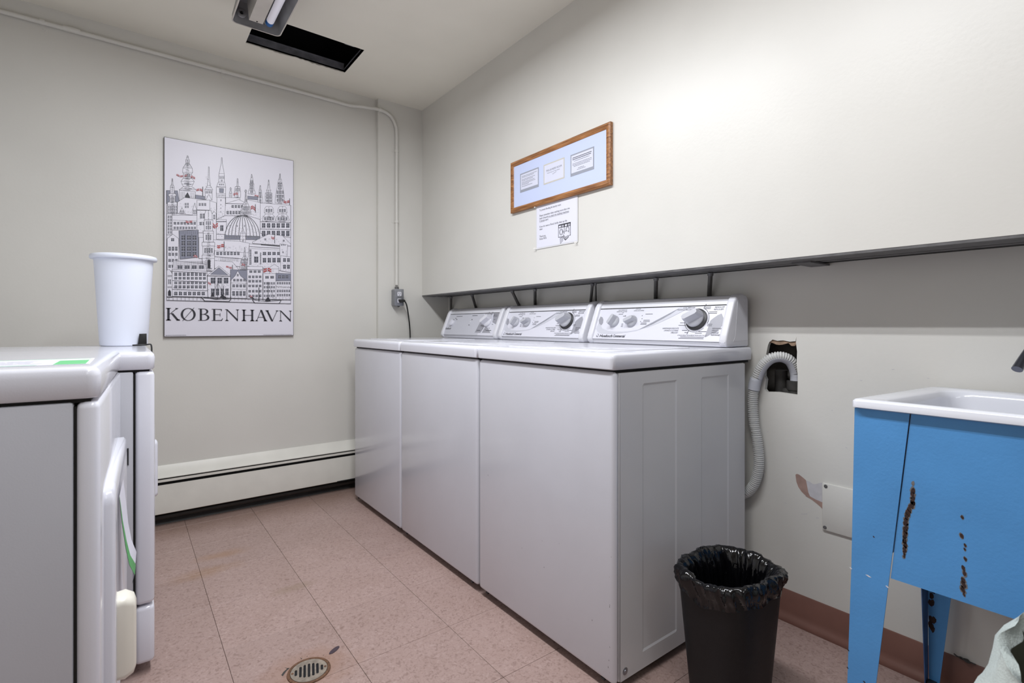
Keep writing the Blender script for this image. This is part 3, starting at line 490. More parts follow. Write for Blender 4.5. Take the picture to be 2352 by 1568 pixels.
for op in OPS:
    k, a, r_ = op[0], op[1], op[2:]
    if k == 'W':
        ny, r_ = op[2], op[3:]
        q = [(r_[i], r_[i+1]) for i in range(0, 8, 2)]
        def bl(s, v):
            t0 = (q[0][0]+(q[1][0]-q[0][0])*s, q[0][1]+(q[1][1]-q[0][1])*s); b0 = (q[3][0]+(q[2][0]-q[3][0])*s, q[3][1]+(q[2][1]-q[3][1])*s)
            return (t0[0]+(b0[0]-t0[0])*v, t0[1]+(b0[1]-t0[1])*v)
        e0 = nx_(); e1 = nx_()
        for i in range(a):
            for j in range(ny):
                s0, s1, v0, v1 = (i+.16)/a, (i+.84)/a, (j+.14)/ny, (j+.86)/ny
                p4 = [bl(s0, v0), bl(s1, v0), bl(s1, v1), bl(s0, v1)]
                mb.flat(p4, onposter, 4, e0)
                mb.line(bl((s0+s1)/2, v0), bl((s0+s1)/2, v1), .8, onposter, 0, e1)
                mb.line(bl(s0, v0*.6+v1*.4), bl(s1, v0*.6+v1*.4), .8, onposter, 0, e1)
                mb.line(bl(s0, v0), bl(s1, v0), LW, onposter, 1, e1)
        continue
    pt = [(r_[i], r_[i+1]) for i in range(0, len(r_), 2)]
    if k == 'l': mb.poly(pt, LW*a*.9, onposter, 1, nx_())
    elif k == 'H':
        e0 = nx_()
        for i in range(a):
            s = (i+.5)/a
            mb.line((pt[0][0]+(pt[1][0]-pt[0][0])*s, pt[0][1]+(pt[1][1]-pt[0][1])*s), (pt[3][0]+(pt[2][0]-pt[3][0])*s, pt[3][1]+(pt[2][1]-pt[3][1])*s), .9, onposter, 1, e0)
    elif k == 'F':
        e0 = nx_(); e1 = nx_(); x0, y1 = pt[0]; x1, y0 = pt[2]; n = 8
        wav = lambda s: (y1-y0)*.22*math.sin(s*5+x0)
        lo_ = [(x0+(x1-x0)*i/n, y0+(y1-y0)*.14+wav(i/n)) for i in range(n+1)]; up_ = [(x0+(x1-x0)*i/n, y1-(y1-y0)*.14+wav(i/n)) for i in range(n+1)]
        mb.flat(lo_+up_[::-1], onposter, 3, e0)
        mb.poly([((a_[0]+b_[0])/2, (a_[1]+b_[1])/2) for a_, b_ in zip(lo_, up_)], max(1, (y1-y0)*.12), onposter, 0, e1)
        mb.line(lo_[4], up_[4], max(1, (x1-x0)*.09), onposter, 0, e1)
    else:
        mb.flat(pt, onposter, MI[k], nx_()); mb.poly(pt, LW*a, onposter, 1, nx_(), closed=True)
        us, vs_ = [p[0] for p in pt], [p[1] for p in pt]; wd_, hg_ = max(us)-min(us), max(vs_)-min(vs_); r0_ = random.Random(int(sum(us)))
        if k == 'w' and len(pt) > 11 and wd_ < 80:            # ornament on the towers
            e0 = nx_(); cx = sum(us)/len(us)
            for q_ in range(int(hg_/4.2)):
                y = min(vs_)+hg_*q_/max(1, int(hg_/4.2)); fr = wd_*.30*max(.12, 1-((y-min(vs_))/hg_)**1.0)
                mb.line((cx-fr*r0_.uniform(.3, 1), y), (cx+fr*r0_.uniform(.3, 1), y), r0_.choice((.9, 1.3, 2.2)), onposter, r0_.choice((1, 1, 4)), e0)
        elif k == 'w' and wd_ > 30 and hg_ > 22:                # cornices, masonry ticks
            e0 = nx_()
            for q_ in range(int(wd_*hg_/170)):
                x = r0_.uniform(min(us)+3, max(us)-7); y = r0_.uniform(min(vs_)+3, max(vs_)-hg_*.35-3)
                mb.line((x, y), (x+r0_.uniform(2, 5), y), .9, onposter, r0_.choice((1, 2)), e0)
mb.text('NYHAVN', 518, 267.5, 14, onposter, 1, nx_(), fit=74)
mb.build('printed_skyline', [M['poster'], M['posterink'], M['postergrey'], M['posterred'], M['postermid']], t, ang=0)
# roman capitals drawn stroke by stroke: thick stems, hairlines, bracketed serifs
lt = MB(); EL = .0025
def done(nm='letter'):
    global lt
    lt.build(nm, M['posterink'], t, ang=0); lt = MB()
def G(pts): lt.flat(pts, onposter, 0, EL)
TH, HL, SE = 9.2, 2.2, 6.2
def stem(x, y0, y1, wd=TH):
    G([(x-wd/2, y0), (x+wd/2, y0), (x+wd/2, y1), (x-wd/2, y1)])
def serif(x, y, up, wd=TH, l=SE):
    s = 1 if up else -1
    G([(x-wd/2-l, y), (x+wd/2+l, y), (x+wd/2+l, y+s*1.6), (x+wd/2+1, y+s*3.2), (x+wd/2, y+s*6), (x-wd/2, y+s*6), (x-wd/2-1, y+s*3.2), (x-wd/2-l, y+s*1.6)])
def diag(x0, y0, x1, y1, wd):
    G([(x0-wd/2, y0), (x0+wd/2, y0), (x1+wd/2, y1), (x1-wd/2, y1)])
def ring(cx, cy, rx, ry, tx, ty, a0=0, a1=2*PI, n=48):
    P = [(cx+rx*math.cos(a0+(a1-a0)*i/n), cy+ry*math.sin(a0+(a1-a0)*i/n)) for i in range(n+1)]
    Q = [(cx+(rx-tx)*math.cos(a0+(a1-a0)*i/n), cy+(ry-ty)*math.sin(a0+(a1-a0)*i/n)) for i in range(n+1)]
    for i in range(n): G([P[i], P[i+1], Q[i+1], Q[i]])
yb, yt = 82, 144
x = 18.5; stem(x, yb, yt); serif(x, yb, True); serif(x, yt, False)                                  # K
diag(23, yb+31, 53, yt-1, 3.2); diag(33, yb+36, 58, yb+1, 10); serif(53, yt, False, 3, 5); serif(59.5, yb, True, 9, 3)
done(); ring(102, 113.2, 32, 32, 9.5, 2.4); diag(77.5, 80, 127, 147.5, 2.6)                                # slashed O
done(); x = 157; yt = 143.5; yb = 82; stem(x, yb, yt); G([(145, yb), (158, yb), (158, yb+2), (145, yb+2)]); G([(145, yt-2), (158, yt-2), (158, yt), (145, yt)])      # B
ring(170, yb+16.7, 25, 16.7, 9.5, 2.3, -PI/2, PI/2, 24); ring(170, yb+47.3, 20, 14.2, 8.5, 2.2, -PI/2, PI/2, 24)
for yy in (yb, yb+31.3, yt-2.2): G([(155, yy), (171, yy), (171, yy+2.2), (155, yy+2.2)])
done(); x = 217; yt = 143; stem(x, yb, yt); G([(205, yb), (252, yb), (257, yb+13), (254.5, yb+13), (249, yb+3.4), (205, yb+2)])                                     # E
G([(205, yt), (251.5, yt), (251.5, yt-11), (249.3, yt-11), (247, yt-3), (205, yt-2)]); G([(217, yb+30.5), (244, yb+30.5), (244, yb+32.8), (217, yb+32.8)]); G([(242.5, yb+23), (244.8, yb+23), (244.8, yb+40), (242.5, yb+40)])
done()
def letN(x0, x1, yb, yt):
    stem(x0+8.5, yb, yt-1, HL+.8); serif(x0+8.5, yb, True, 3, 6.5); stem(x1-8.5, yb, yt, HL+.8); serif(x1-8.5, yt, False, 3, 6.5)
    G([(x0, yt), (x0+11, yt), (x1-7.2, yb+8), (x1-7.2, yb-1), (x1-9.6, yb-1), (x0+7, yt-3), (x0, yt-1.8)])
letN(266.7, 333.8, 81.5, 142.5); done()
yb, yt = 81, 142
for x in (356, 396.5): stem(x, yb, yt); serif(x, yb, True); serif(x, yt, False)                       # H
G([(356, yb+30), (396, yb+30), (396, yb+32.4), (356, yb+32.4)])
done(); diag(418, yb, 440, yt, 2.8); diag(463, yb, 440.5, yt, 9.6); serif(418, yb, True, 2.8, 5.5); serif(462.5, yb, True, 9, 5); G([(425, yb+20), (454, yb+20), (454, yb+22.3), (425, yb+22.3)])   # A
yt = 140.5
done(); diag(470.5, yt, 497, yb-.5, 9.4); diag(522, yt, 497.5, yb-.5, 2.8); serif(470.5, yt, False, 9, 4.5); serif(522, yt, False, 2.8, 6)                            # V
done(); letN(532.2, 600.5, 80.5, 140.5)
def dash(x0, x1, y, h): 
    x = x0; r_ = random.Random(int(x0))
    while x < x1: 
        w_ = r_.uniform(2.5, 8); G([(x, y), (min(x+w_, x1), y), (min(x+w_, x1), y+h), (x, y+h)]); x += w_+1.2
done(); dash(6, 92, 6.5, 1.6); done('caption_line'); dash(452, 600, 6.0, 1.3); done('caption_line')

# ------------------------------------------------------------------ framed notices and paper notice on the upper wall
def onup(y0, z0, x):
    return lambda u, v, e: (x-e, y0-u, z0+v)
fy0_, fy1_, fz0, fz1, fw = 1.386, 2.051, 1.552, 1.806, .0245
t = thing('framed_sign', 'wide oak-framed sign with three small cards in a pale blue mat', 'picture frame', (XU, (fy0_+fy1_)/2, fz0))
oak = MB()
def rail(a, b, c, d):            # mitred moulding: outer corners a-b, inner corners c-d in (y, z)
    m = MB(); x0, x1 = XU-.001, XU-.019
    P = [(x0,)+a, (x0,)+b, (x1+.004,)+b, (x1+.004,)+a]
    dn = [(a[i]+(d[i]-a[i])*.30) for i in (0, 1)]; bn = [(b[i]+(c[i]-b[i])*.30) for i in (0, 1)]
    loops = [[(x0,)+a, (x0,)+b], [(x1+.004,)+a, (x1+.004,)+b], [(x1,)+tuple(dn), (x1,)+tuple(bn)], [(x1+.002,)+tuple(a[i]+(d[i]-a[i])*.75 for i in (0, 1)), (x1+.002,)+tuple(b[i]+(c[i]-b[i])*.75 for i in (0, 1))], [(x1+.006,)+d, (x1+.006,)+c], [(x0,)+d, (x0,)+c]]
    v = [p for l in loops for p in l]; f = [(2*i, 2*i+1, 2*i+3, 2*i+2) for i in range(5)]+[(10, 11, 1, 0)]+[tuple(range(0, 12, 2)), tuple(range(1, 12, 2))[::-1]]
    m.add(v, f); return m
o_ = [(fy0_, fz0), (fy1_, fz0), (fy1_, fz1), (fy0_, fz1)]; i_ = [(fy0_+fw, fz0+fw), (fy1_-fw, fz0+fw), (fy1_-fw, fz1-fw), (fy0_+fw, fz1-fw)]
for k in range(4):
    a, b, c, d = o_[k], o_[(k+1) % 4], i_[(k+1) % 4], i_[k]
    ob = rail(a, b, c, d).build('frame_rail', M['oak'], t, ang=25)
    if k % 2: ob.rotation_euler = (0, 0, 0)
MB().box(XU-.012, XU-.001, fy0_+fw-.003, fy1_-fw+.003, fz0+fw-.003, fz1-fw+.003).build('mat_board', M['matb'], t, ang=0)
for (ya, yb_, za, zb, mm_, big) in [(1.976, 1.834, 1.641, 1.734, M['matg'], 0), (1.799, 1.657, 1.641, 1.734, M['matc'], 1), (1.619, 1.478, 1.637, 1.732, M['matg'], 2)]:
    cd = MB().box(XU-.0125, XU-.0119, yb_, ya, za, zb).build('card', mm_, t, ang=0)
    bo = .006
    MB().box(XU-.0128, XU-.0124, yb_+bo, ya-bo, za+(.013 if big != 1 else bo), zb-bo).build('card_sheet', M['card'], cd, ang=0)
    fn = onup(ya, za, XU-.0129); m = MB(); W_ = ya-yb_; r_ = random.Random(big)
    if big == 1:
        m.text('THE LAUNDRY ROOM', .018, .056, .0125, fn, 0, 2e-5, fit=.106)
        m.text('hours 8 am to 9 pm please', .026, .046, .0075, fn, 0, 2e-5, fit=.085)
        m.poly([(.062, .038), (.068, .036), (.074, .040), (.080, .039), (.088, .0425)], .0012, fn, 0, 2e-5)
    else:
        rows = [(.010, 1), (.016, .8), (.026, .9), (.032, .75), (.040, .85), (.046, .9), (.052, .5), (.060, .7)] if big == 0 else [(.011, 1.2), (.018, 1.3), (.026, .8), (.037, 1), (.043, 1), (.049, .85), (.061, .3), (.067, .45)]
        for (dz, wt_) in rows:
            x = .014 if big == 0 else .014+max(0, (1-min(1, wt_)))*W_*.35; x1_ = x+min(1, wt_)*(W_-.028)
            while x < x1_-.002:
                w_ = r_.uniform(.004, .013); m.line((x, zb-za-bo-dz), (min(x+w_, x1_), zb-za-bo-dz), .0016+(.0012 if wt_ > 1.1 else 0), fn, 0, 2e-5); x += w_+.0022
    m.build('card_print', M['ink'], cd, ang=0)

t = thing('paper_notice', 'white printed paper notice in a clear sleeve pinned below the oak-framed sign', 'notice', (XU, 1.72, 1.45))
ny0, ny1, nz0, nz1 = 1.583, 1.866, 1.349, 1.555
MB().box(XU-.0030, XU-.0022, ny0, ny1, nz0, nz1).build('plastic_sleeve', M['sleeve'], t, ang=0)
MB().box(XU-.0035, XU-.0029, ny0+.006, ny1-.008, nz0+.006, nz1-.001).build('sheet', M['paper'], t, ang=0)
fn = onup(ny1, nz0, XU-.0036); m = MB()
for s, y, fit in [('To prevent flooding the laundry room:', .178, .150), ('Please remember when washing more than one', .152, .205), ('load of laundry to start the washing machines', .139, .200), ('5 minutes apart.', .127, .064), ('If you do cause a flood, kindly clean up the', .100, .188), ('water.', .088, .024), ('Thank you,', .054, .046), ('Strata VR76', .042, .050)]:
    m.text(s, .027, y, .0125, fn, 0, 2e-5, fit=fit, bold=.00015)
m.line((.093, .137), (.227, .137), .0008, fn, 0, 2e-5); m.line((.027, .125), (.066, .125), .0008, fn, 0, 2e-5)
m.build('notice_text', [M['ink'], M['paper']], t, ang=0)['kind'] = 'stuff'; m = MB()
# clip-art of two front loaders with a basket and a box
fr_ = lambda x0, y0, x1, y1, w_: m.poly([(x0, y0), (x1, y0), (x1, y1), (x0, y1)], w_, fn, 0, 2e-5, True)
circ = lambda cx, cy, r, w_, rx=1: m.poly([(cx+r*rx*math.cos(q*PI/12), cy+r*math.sin(q*PI/12)) for q in range(24)], w_, fn, 0, 3e-5, True)
fr_(.160, .036, .198, .092, .0028); fr_(.198, .036, .238, .092, .0028)
m.flat([(.160, .077), (.238, .077), (.238, .092), (.160, .092)], fn, 0, 2e-5)
for x in (.163, .202): m.flat([(x, .080), (x+.013, .080), (x+.013, .088), (x, .088)], fn, 1, 4e-5)
for x in (.181, .189, .221, .229): m.flat([(x, .080), (x+.006, .080), (x+.006, .088), (x, .088)], fn, 1, 4e-5); m.flat([(x+.0018, .082), (x+.0042, .082), (x+.0042, .086), (x+.0018, .086)], fn, 0, 6e-5)
circ(.178, .058, .0135, .002, .85); circ(.178, .058, .0095, .0014, .85); m.flat([(.187, .053), (.192, .053), (.192, .062), (.187, .062)], fn, 0, 4e-5)
circ(.219, .063, .0135, .002, .85); circ(.219, .063, .0095, .0014, .85)
m.flat([(.193, .042), (.193, .030), (.205, .018), (.224, .028), (.232, .040), (.222, .054), (.206, .056)], fn, 1, 8e-5)
m.poly([(.193, .044), (.193, .030), (.205, .018), (.224, .028), (.226, .036)], .003, fn, 0, 9e-5)
for k_ in range(3): m.poly([(.196, .040-.006*k_), (.206, .030-.005*k_), (.222, .037-.005*k_)], .0022, fn, 0, 9e-5)
circ(.203, .050, .007, .0014); circ(.213, .053, .007, .0014); circ(.225, .047, .009, .0014, .7)
m.flat([(.170, .030), (.188, .036), (.190, .018), (.173, .006)], fn, 1, 8e-5); m.poly([(.170, .030), (.188, .036), (.190, .018), (.173, .006)], .0014, fn, 0, 9e-5, True)
for k_ in range(4): m.line((.172, .010+.006*k_), (.188, .022+.005*k_), .0016, fn, 0, 9e-5)
m.build('notice_drawing', [M['ink'], M['paper']], t, ang=0)
for (y, z) in [(ny1-.001, nz1-.004), (ny0+.012, nz1+.002), (ny1+.001, nz0+.004), (ny0+.008, nz0-.002)]:
    MB().lathe([(.0032, 0), (.0032, .003), (.0018, .004), (.0018, .008), (.0042, .009), (.004, .011), (0, .012)], (XU-.0022, y, z), 12, (Vector((0, 1, 0)), Vector((0, 0, 1)), Vector((-1, 0, 0)))).build('push_pin', M['pin'], t)
# ------------------------------------------------------------------ washing machines along the right wall
P0, EX, EN = Vector((1.6112, 0, .9474)), Vector((.3749, 0, .9271)), Vector((-.9271, 0, .3749))
def onpanel(s, t_, e): q = P0+EX*t_+EN*(.0014+e); return (q.x, s, q.z)
CAP = [(1.606, .9125), (1.598, .921), (1.5945, .934), (1.600, .952), (1.6465, 1.066), (1.658, 1.081), (1.675, 1.0935), (1.700, 1.0975), (1.728, 1.092), (1.741, 1.078), (1.742, .9125)]
BODY = [(1.611, .9125), (1.605, .933), (1.6112, .9474), (1.6565, 1.0595), (1.6650, 1.0765), (1.678, 1.0895), (1.70, 1.0935), (1.738, 1.078), (1.738, .9125)]
def knob(parent, s, t_, r, ang, m, wedge, name):
    c = Vector(onpanel(s, t_, 0)); w_ = EN; a = Vector((0, -1, 0)); b = EX
    k_ = MB().lathe([(r, 0), (r, .004), (r*.93, .008), (r*.80, .0115), (0, .0125)], c, 32, (a, b, w_)).build(name, m, parent)
    u = a*math.cos(ang)+b*math.sin(ang); v = -a*math.sin(ang)+b*math.cos(ang); h = wedge
    mb = MB(); L_, W1, W2 = r*1.0, r*.46, r*.28
    base = [(-L_*.98, -W1*.62), (-L_*.72, -W1), (L_*.72, -W1), (L_*.98, -W1*.6), (L_*.98, W1*.6), (L_*.72, W1), (-L_*.72, W1), (-L_*.98, W1*.62)]
    tops = [(-L_*.86, -W2*.6), (-L_*.62, -W2), (L_*.62, -W2), (L_*.86, -W2*.6), (L_*.86, W2*.6), (L_*.62, W2), (-L_*.62, W2), (-L_*.86, W2*.6)]
    mb.rings([[c+u*p+v*q+w_*.008 for p, q in base], [c+u*p+v*q+w_*h for p, q in tops]])
    mb.build('grip', m, k_, ang=25); return k_
def tick(mb, s, t_, L_, n=1, w_=.0016, mi=0):      # a tiny illegible row of print
    for i in range(n):
        x = 0; r_ = random.Random(int(s*1000)+i)
        while x < L_:
            d = r_.uniform(.002, .006); mb.line((s-x, t_-i*.0055), (s-min(x+d, L_), t_-i*.0055), w_, onpanel, mi, 3e-4); x += d+.0012
def txt(mb, body, s, t_, size, fit=None, al='LEFT', sh=.25, bold=0, mi=0):
    mb.text(body, 0, 0, size, lambda u, v, e: onpanel(s-u, t_+v, e), mi, 3e-4, al, sh, fit=fit, bold=bold)
def arc(mb, cs, ct, r, a0, a1, w_, mi=0, n=20):
    mb.poly([(cs-r*math.cos(a0+(a1-a0)*i/n), ct+r*math.sin(a0+(a1-a0)*i/n)) for i in range(n+1)], w_, onpanel, mi, 3e-4)

def console(t, ya, yb, style, off):
    m = MB().prism(BODY, 'y', ya+.02, yb-.02, r=.0025)
    cb = m.build('console', M['console'], t)
    for a, b in ((ya, ya+.029), (yb-.029, yb)): MB().prism(CAP, 'y', a, b, r=.0075, seg=3).build('end_cap', M['console'], t, ang=50)
    MB().prism([(1.652, .95), (1.668, 1.07), (1.684, 1.082), (1.722, 1.078), (1.731, 1.068), (1.731, .935), (1.640, .932)], 'y', ya-.0007, ya+.002).build('cap_inset', M['console'], t, ang=0)
    y0, y1 = ya+.029, yb-.029
    base = MB(); fn = onpanel
    base.flat([(y1, -.019), (y0, -.019), (y0, .1165), (y1, .1165)], lambda s, t_, e: onpanel(s, t_, -.0006))
    pn = base.build('control_panel', M['panel'] if style == 'w' else M['panel'], t, ang=0)
    g = MB(); g.line((y1, .1185), (y0, .1185), .0035, onpanel); g.line((y1, -.020), (y0, -.020), .0012, onpanel); g.build('panel_groove', M['gap'], t, ang=0)
    p = MB()       # 0 ink 1 swoosh 2 grey
    if style == 'w':
        o = off
        p.flat([(s+o, t_) for s, t_ in [(1.532, .026), (1.515, .012), (1.498, .006), (1.455, .004), (1.415, .0055), (1.36, .011), (1.311, .019), (1.27, .033), (1.235, .049), (1.20, .068), (1.164, .090), (1.13, .1155), (1.088, .1155), (1.12, .098), (1.162, .076), (1.21, .053), (1.259, .034), (1.30, .0245), (1.341, .018), (1.38, .015), (1.418, .0145), (1.46, .017), (1.495, .028), (1.510, .043), (1.522, .063)]], onpanel, 1, 1e-4)
        p.flat([(s+o, t_) for s, t_ in [(1.524, .083), (1.512, .080), (1.503, .068), (1.500, .053), (1.506, .043), (1.520, .050), (1.529, .066)]], onpanel, 2, 2e-4)
        p.flat([(s+o, t_) for s, t_ in [(.962, .086), (.975, .080), (.990, .068), (.998, .060), (1.001, .035), (1.006, -.003), (.996, .002), (.981, .012), (.968, .016), (.951, .040), (.952, .070)]], onpanel, 2, 1e-4)
        txt(p, 'Huebsch', 1.500+o, -.011, .0165, .072, bold=.0003); txt(p, 'Commercial', 1.424+o, -.0105, .0165, .062, bold=.0003)
        p.poly([(1.517+o, -.004), (1.514+o, -.010), (1.508+o, -.010), (1.507+o, -.004)], .0018, onpanel, 0, 3e-4); p.line((1.511+o, .004), (1.506+o, -.002), .0018, onpanel, 0, 3e-4)
        txt(p, 'WASH TEMPERATURE', 1.432+o, .1085, .0058, .046); txt(p, 'TEMPÉRATURE DE LAVAGE', 1.440+o, .1015, .0058, .056)
        txt(p, 'LOAD SIZE', 1.342+o, .111, .0058, .026); txt(p, 'NIVEAU DE CHARGE', 1.350+o, .104, .0058, .052)
        for s, t_, L_, n in [(1.424, .092, .022, 1), (1.398, .083, .014, 1), (1.286, .090, .034, 1), (1.288, .064, .030, 2), (1.298, .052, .028, 2), (1.395, .048, .008, 3)]: tick(p, s+o, t_, L_, n)
        for s, t_ in [(1.302, .083), (1.299, .070), (1.303, .058), (1.388, .084), (1.405, .098)]: p.line((s+o, t_), (s-.003+o, t_+.001), .002, onpanel, 0, 3e-4)
        txt(p, 'SOAK PREWASH', 1.121+o, .109, .0075, .05); txt(p, 'TREMPAGE PRÉ-LAVAGE', 1.145+o, .1015, .0075, .073)
        txt(p, 'REGULAR', .993+o, .108, .0080, .036); txt(p, 'RÉGULIER', .995+o, .0995, .0080, .036)
        txt(p, 'HANDWASH DELICATE', 1.190+o, .027, .0080, .071); txt(p, 'LAVAGE À LA MAIN', 1.181+o, .0185, .0080, .062); txt(p, 'DÉLICAT', 1.148+o, .0100, .0080, .030)
        txt(p, 'PERMANENT', .985+o, .027, .0080, .043); txt(p, 'PRESS', .985+o, .019, .0080, .026); txt(p, 'PRESSE', .985+o, .011, .0080, .028); txt(p, 'PERMANENT', .985+o, .003, .0080, .043)
        txt(p, 'CYCLE SELECTION/SÉLECTION DE CYCLE', 1.118+o, .0005, .0065, .117); tick(p, 1.103+o, -.0035, .094, 1, .0014); tick(p, 1.110+o, -.0085, .100, 1, .0016)
        cs, ct = 1.053+o, .064
        arc(p, cs, ct, .0475, -.95*PI*.72-.2, -.55*PI*.72-.25, .0012); arc(p, cs, ct, .0475, -.30, 1.15, .0014); arc(p, cs, ct, .0475, -PI*.98, -PI*.60, .0014); arc(p, cs, ct, .0475, -1.45, -.75, .001)
        p.line((cs-.018, ct+.044), (cs-.024, ct+.060), .0018, onpanel, 0, 3e-4); p.line((cs+.022, ct-.042), (cs+.026, ct-.056), .0018, onpanel, 0, 3e-4)
        for s, t_, L_, n in [(1.088, .098, .020, 1), (1.030, .112, .022, 2), (1.010, .093, .030, 2), (1.118, .052, .026, 1), (1.122, .042, .030, 1), (1.102, .022, .022, 1), (1.090, .014, .012, 1), (1.034, .018, .030, 1), (1.047, .012, .026, 1), (1.006, .046, .018, 2)]: tick(p, s+o, t_, L_, n)
        p.build('panel_print', [M['ink'], M['swoosh'], M['panelg']], pn, ang=0)
        knob(t, 1.438+o, .060, .0250, math.radians(64), M['knob'], .032, 'selector_knob'); knob(t, 1.345+o, .060, .0250, math.radians(24), M['knob'], .032, 'selector_knob')
        c = Vector(onpanel(cs, ct, 0)); MB().lathe([(.041, 0), (.041, .005), (.036, .007), (0, .007)], c, 40, (Vector((0, -1, 0)), EX, EN)).build('dial_ring', M['dark'], t)
        kb = knob(t, cs+.004, ct+.003, .0345, math.radians(28), M['knob'], .042, 'cycle_dial')
        for v in kb.data.vertices: v.co += EN*.006
        for v in kb.children[0].data.vertices: v.co += EN*.006
    else:
        o = off
        p.flat([(2.855+o, -.019), (2.44+o, -.019), (2.44+o, .1165), (2.855+o, .1165)], onpanel, 1, 5e-5)
        p.flat([(2.474+o, -.002), (2.447+o, .086), (2.428+o, .082), (2.395+o, .035), (2.415+o, -.002)], onpanel, 2, 1e-4); p.flat([(2.40+o, -.002), (2.385+o, .036), (2.36+o, .030), (2.315+o, -.002)], onpanel, 2, 1e-4)
        p.flat([(2.428+o, .115), (2.352+o, .115), (2.362+o, .095), (2.40+o, .096), (2.425+o, .105)], onpanel, 2, 1e-4); p.flat([(2.345+o, .115), (2.278+o, .115), (2.278+o, .045), (2.33+o, .062), (2.335+o, .085)], onpanel, 2, 1e-4)
        txt(p, 'Huebsch', 2.835+o, .016, .020, .075, bold=.0004)
        tick(p, 2.74+o, .103, .07, 1, .003); tick(p, 2.56+o, .105, .055, 1, .003); tick(p, 2.42+o, .106, .05, 2); tick(p, 2.34+o, .106, .04, 3); tick(p, 2.46+o, .012, .035, 1, .003); tick(p, 2.365+o, .012, .05, 1, .003)
        for s, t_ in [(2.765, .082), (2.745, .09), (2.728, .083), (2.553, .08), (2.567, .046)]: p.line((s+o, t_), (s+o-.007, t_-.001), .005, onpanel, 0, 3e-4)
        for i in range(9): a = -2.6+i*.55; p.line((2.378+o-.055*math.cos(a), .07+.05*math.sin(a)), (2.378+o-.068*math.cos(a), .07+.058*math.sin(a)), .0022, onpanel, 0, 3e-4)
        p.build('panel_print', [M['ink'], M['swoosh'], M['panelg']], pn, ang=0)
        knob(t, 2.762+o, .060, .020, math.radians(70), M['knobw'], .02, 'selector_knob'); knob(t, 2.378+o, .072, .038, math.radians(35), M['knobw'], .036, 'cycle_dial')
        c = onpanel(2.558+o, .064, 0); MB().lathe([(.006, 0), (.005, .003), (0, .0035)], c, 14, (Vector((0, -1, 0)), EX, EN)).build('indicator_light', M['knobw'], t)

def washer(ya, yb, ca, cb, style, off, label, side=False):
    t = thing('washing_machine', label, 'washing machine', (1.36, (ya+yb)/2, 0), group='top-loading machines along the right wall')
    XF, XB, ZB, ZT = 1.032, 1.700, .027, .8615
    MB().box(XF+.022, XB, ya+.002, yb-.002, ZB, ZT-.004, r=.003).build('cabinet', M['cabinet'], t)
    m = MB().box(XF, XF+.024, ya, yb, ZB-.002, ZT, r=.0125, seg=3); m.build('front_panel', M['body'], t, ang=50)
    # top with rolled front and rounded corners
    lo = lambda x0, x1, y0, y1, z, r: [(p[0], p[1], z) for p in rr_loop(x0, x1, y0, y1, r, 0, 5)]
    L_ = [(.004, .8665, .012), (0, .869, .014), (-.002, .895, .015), (0, .904, .015), (.006, .9095, .013), (.016, .911, .010)]
    m = MB().rings([lo(XF-.006+d, 1.752-d*.6, ya-.0012+d*.55, yb+.0012-d*.55, z, r) for d, z, r in L_])
    m.build('top', M['white'], t, ang=50)
    MB().box(XF+.01, 1.742, ya+.01, yb-.01, ZT-.004, .868).build('top_gasket', M['gap'], t, ang=0)
    d0 = (ya+yb)/2
    m = MB().rings([lo(1.10, 1.50, d0-.255, d0+.255, z, .03) for z in (.9105, .9125)]+[lo(1.103, 1.497, d0-.252, d0+.252, .9140, .03)])
    lid = m.build('lid', M['white'], t, ang=50)
    MB().box(1.115, 1.150, d0-.04, d0+.04, .9135, .9146, r=.0004).build('lid_recess', M['console'], lid, ang=0)
    if side:        # pressed relief on the outer side sheet
        xs_, zs_ = [XF+.024, 1.1485, 1.1545, 1.3025, 1.3085, 1.436, 1.442, 1.590, 1.596, XB-.002], [ZB+.002, .075, .081, .818, .824, ZT-.006]
        v = []; f = []
        for j, z in enumerate(zs_):
            for i, x in enumerate(xs_):
                dep = .0024 if (i in (2, 3, 6, 7) and j in (2, 3)) else 0
                v.append((x, ya+.0005+dep-.0018, z))
        n = len(xs_)
        for j in range(len(zs_)-1):
            for i in range(n-1): f.append((j*n+i, j*n+i+1, (j+1)*n+i+1, (j+1)*n+i))
        # thickness back
        k = len(v); v += [(x, ya+.0035, z) for x, y, z in v[:k]]
        f += [tuple(q+k for q in g)[::-1] for g in f[:]]
        MB().add(v, f).build('side_sheet', M['cabinet'], t, ang=0)
        for x in (1.075, 1.385, 1.66):
            MB().lathe([(.010, 0), (.010, .001), (.0055, .0012), (.005, .004), (0, .0045)], (x, ya-.0012, .052), 14, Yn).build('screw', M['steel'], t)
    for x in (XF+.07, XB-.07):
        for y in (ya+.06, yb-.06): MB().lathe([(.022, 0), (.022, .008), (.012, .010), (.012, .028)], (x, y, 0), 14).build('foot', M['dark'], t)
    MB().box(XF+.045, XB-.03, ya+.012, yb-.012, .018, .028).build('base_pan', M['gap'], t, ang=0)
    MB().box(1.640, 1.66, ca+.02, ca+.028, .9105, .925).build('console_clip', M['steel'], t, ang=0)
    for y in (ya+.045, yb-.045): MB().box(XF+.005, XF+.018, y-.006, y+.006, .0195, .0255).build('panel_clip', M['dark'], t, ang=0)
    console(t, ca, cb, style, off)
    return t
w3 = washer(.9105, 1.5605, .918, 1.5635, 'w', 0, 'nearest white washing machine, its side bare beside the black bin', True)
m = MB(); rr = random.Random(11)
for i in range(15):
    z = rr.uniform(.05, .45); y = .9175+rr.uniform(0, .012) if i < 8 else rr.uniform(.95, 1.5); m.flat([(1.0316-.0004, y, 0), (1, 1, 1)] and [(y, z), (y+.0016, z+rr.uniform(.001, .006)), (y+.0022, z+.001)], lambda u, v, e: (1.0318, u, v))
